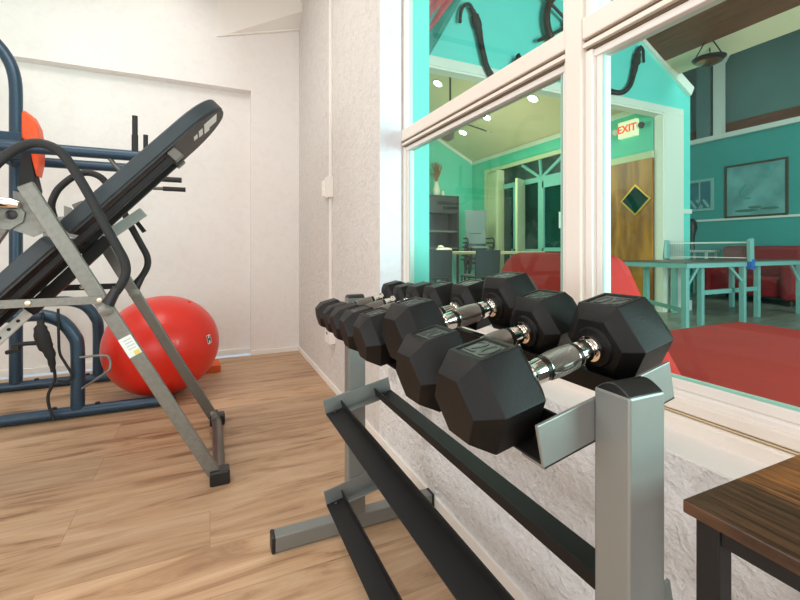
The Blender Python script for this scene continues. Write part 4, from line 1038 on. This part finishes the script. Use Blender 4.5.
vs_ = thing('vase', 'vase of dried grass standing on the charcoal cabinet', 'vase', (5.19, 9.25, 2.33))
b = nb(); lathe(b, [(0.06, 0), (0.09, 0.06), (0.10, 0.16), (0.06, 0.28), (0.05, 0.34), (0.06, 0.36)], (5.19, 9.25, 2.33), (0, 0, 1), 20); obj('pot', b, M['ceramic'], vs_, smooth=True)
b = nb()
for k in range(60):
    a = random.uniform(0, 2 * PI); r_ = random.uniform(0.02, 0.17); h_ = random.uniform(0.55, 0.86)
    p0 = V(5.19, 9.25, 2.66); p1 = V(5.19 + r_ * 0.4 * math.cos(a), 9.25 + r_ * 0.4 * math.sin(a), 2.33 + h_ * 0.75); p2 = V(5.19 + r_ * math.cos(a), 9.25 + r_ * math.sin(a), 2.33 + h_)
    tube(b, [p0, p1, p2], 0.008, 5)
dg_ = obj('dried_grass', b, M['dried'], vs_); dg_['kind'] = 'stuff'
b = nb(); lathe(b, [(0.03, 0), (0.05, 0.05), (0.03, 0.12), (0.02, 0.14), (0, 0.14)], (5.35, 9.2, 2.33), (0, 0, 1), 14); tag(obj('ornament', b, M['ceramic'], smooth=True), 'small pale ornament right of the vase on the cabinet', 'ornament')

dt = thing('dining_table', 'long pale wood table with grey legs in the far dining room', 'table', (4.4, 6.7, 0))
obj('tabletop', bx((2.6, 6.35, 0.905), (6.0, 7.1, 0.955)), M['table_beige'], dt, bevel=0.008)
for x in (2.75, 3.95, 5.7):
    for y in (6.42, 6.98): obj('leg', bx((x, y, 0), (x + 0.06, y + 0.06, 0.905)), M['pp_metal'], dt)
b = nb(); sphere(b, (3.95, 6.75, 0.992), 0.16, 0.12, 0.035, 16, 8); sphere(b, (3.88, 6.75, 1.03), 0.06, 0.06, 0.04, 12, 8)
tag(obj('cloth_bundle', b, M['ceramic'], smooth=True), 'small pale bundle lying on the long dining table', 'bundle')

def chair(name, label, loc, rz, shell, group=None, arms=False, scale=1.0):
    t = thing(name, label, 'chair', loc, rz, group)
    sz = 0.585 * scale; hw = 0.185 if arms else 0.23; lx = 0.215 if arms else 0.2
    b = nb(); box(b, (-hw, -0.22, sz - 0.05), (hw, 0.22, sz)); obj('seat', b, shell, t, local=True, bevel=0.03, bseg=3, smooth=True)
    b = nb(); n = 8
    P = []
    for k in range(n + 1):
        u = -1 + 2 * k / n; P.append((0.235 * u, 0.22 - 0.05 * u * u + 0.05))
    Q = [(x, y + 0.025) for x, y in P[::-1]]
    prism(b, [(x, y, sz + (0.06 if arms else 0.0)) for x, y in P + Q], (0, 0.03, 0.33 if arms else 0.40)); obj('backrest', b, shell, t, local=True, bevel=0.01, smooth=True)
    for x in (-lx, lx):
        for y in (-0.19, 0.2):
            b = nb(); tube(b, [(x, y, sz - 0.04), (x * 1.08, y * 1.1, 0.0)], 0.014, 10); obj('leg', b, M['black_metal'], t, local=True, smooth=True)
        b = nb(); tube(b, [(x, 0.2, sz - 0.03), (x, 0.26, sz + 0.12)], 0.013, 8); obj('back_support', b, M['black_metal'], t, local=True, smooth=True)
    if arms:
        for x in (-0.30, 0.30):
            b = nb(); tube(b, [(x * 0.74, 0.255, sz + 0.19), (x * 0.97, 0.245, sz + 0.19), (x, 0.20, sz + 0.19), (x, -0.12, sz + 0.19), (x, -0.17, sz + 0.175), (x, -0.20, sz + 0.12), (x, -0.205, sz - 0.03)], 0.016, 10); obj('armrest', b, M['black_metal'], t, local=True, smooth=True)
    return t
chair('dining_chair', 'dark chair with its back to us, left one at the long table', (3.12, 5.75, 0), PI, M['chair_fab'])
chair('dining_chair', 'dark chair with its back to us, right one at the long table', (4.02, 5.75, 0), PI, M['chair_fab'])
SL = ['lowest grey armchair of the stack beside the cream door', 'second lowest grey armchair of the stack beside the cream door', 'third grey armchair from the bottom of the stack beside the cream door', 'third grey armchair from the top of the stack beside the cream door', 'grey armchair just under the top one of the stack', 'top grey armchair of the stack, tall backrest seen beside cream door']
for k in range(6):
    t = chair('stacking_chair', SL[k], (5.73 - 0.018 * k, 8.32 - 0.050 * k, 0.10 * k), -0.35, M['chair_grey'], 'stacked grey chairs', True, 0.95)
    if k == 5:
        b = nb(); box(b, (-0.25, 0.27, 0.865), (0.25, 0.30, 1.42)); obj('high_back', b, M['chair_grey'], t, local=True, bevel=0.02, smooth=True)

# ceiling fan and recessed spots of the dining room
fc = V(3.90, 6.45, 3.28)
cf = thing('ceiling_fan', 'dark brown ceiling fan on a long rod in the dining room', 'ceiling fan', (fc.x, fc.y, fc.z))
b = nb(); lathe(b, [(0.05, -0.20), (0.14, -0.15), (0.17, -0.04), (0.14, 0.05), (0.05, 0.09), (0, 0.09)], fc, (0, 0, 1), 22); obj('motor', b, M['dark_wood'], cf, smooth=True)
b = nb(); cyl(b, fc + V(0, 0, 0.05), (fc.x, fc.y, dceil(fc.x) + 0.01), 0.018, 10); obj('rod', b, M['dark_wood'], cf, smooth=True)
for k in range(5):
    a = k * 2 * PI / 5 - 0.1; d = V(math.cos(a), math.sin(a), 0); s = V(-math.sin(a), math.cos(a), 0.42)
    D = V(0, 0, -1)
    b = nb(); prism(b, [fc + d * 0.14 - s * 0.05, fc + d * 0.34 - s * 0.12 + D * 0.03, fc + d * 0.62 - s * 0.15 + D * 0.09, fc + d * 0.80 - s * 0.06 + D * 0.14, fc + d * 0.80 + s * 0.06 + D * 0.14, fc + d * 0.62 + s * 0.15 + D * 0.09, fc + d * 0.34 + s * 0.12 + D * 0.03, fc + d * 0.14 + s * 0.05], (0, 0, 0.012)); obj('blade', b, M['dark_wood'], cf)
SPL = ['recessed ceiling light seen left, just under the header trim', 'recessed ceiling light seen in the middle, right of the fan', 'recessed ceiling light seen lowest, under the fan blades', 'recessed ceiling light seen right, by the mullion under the header trim']
cn = V(-0.5, 0, -1).normalized()
for (x, y), lab in zip(((4.32, 7.63), (5.48, 7.54), (5.57, 8.62), (5.54, 6.17)), SPL):
    p = V(x, y, dceil(x))
    t = thing('downlight', lab, 'ceiling light', tuple(p), 0, 'dining room ceiling lights')
    b = nb(); lathe(b, [(0.095, 0), (0.115, 0.004), (0.115, 0.014), (0.09, 0.016)], p, cn, 24); obj('trim_ring', b, M['white_trim'], t, smooth=True)
    b = nb(); lathe(b, [(0.09, 0.006), (0.088, 0.018), (0, 0.020)], p, cn, 24); obj('lens', b, M['lamp_on'], t, smooth=True)
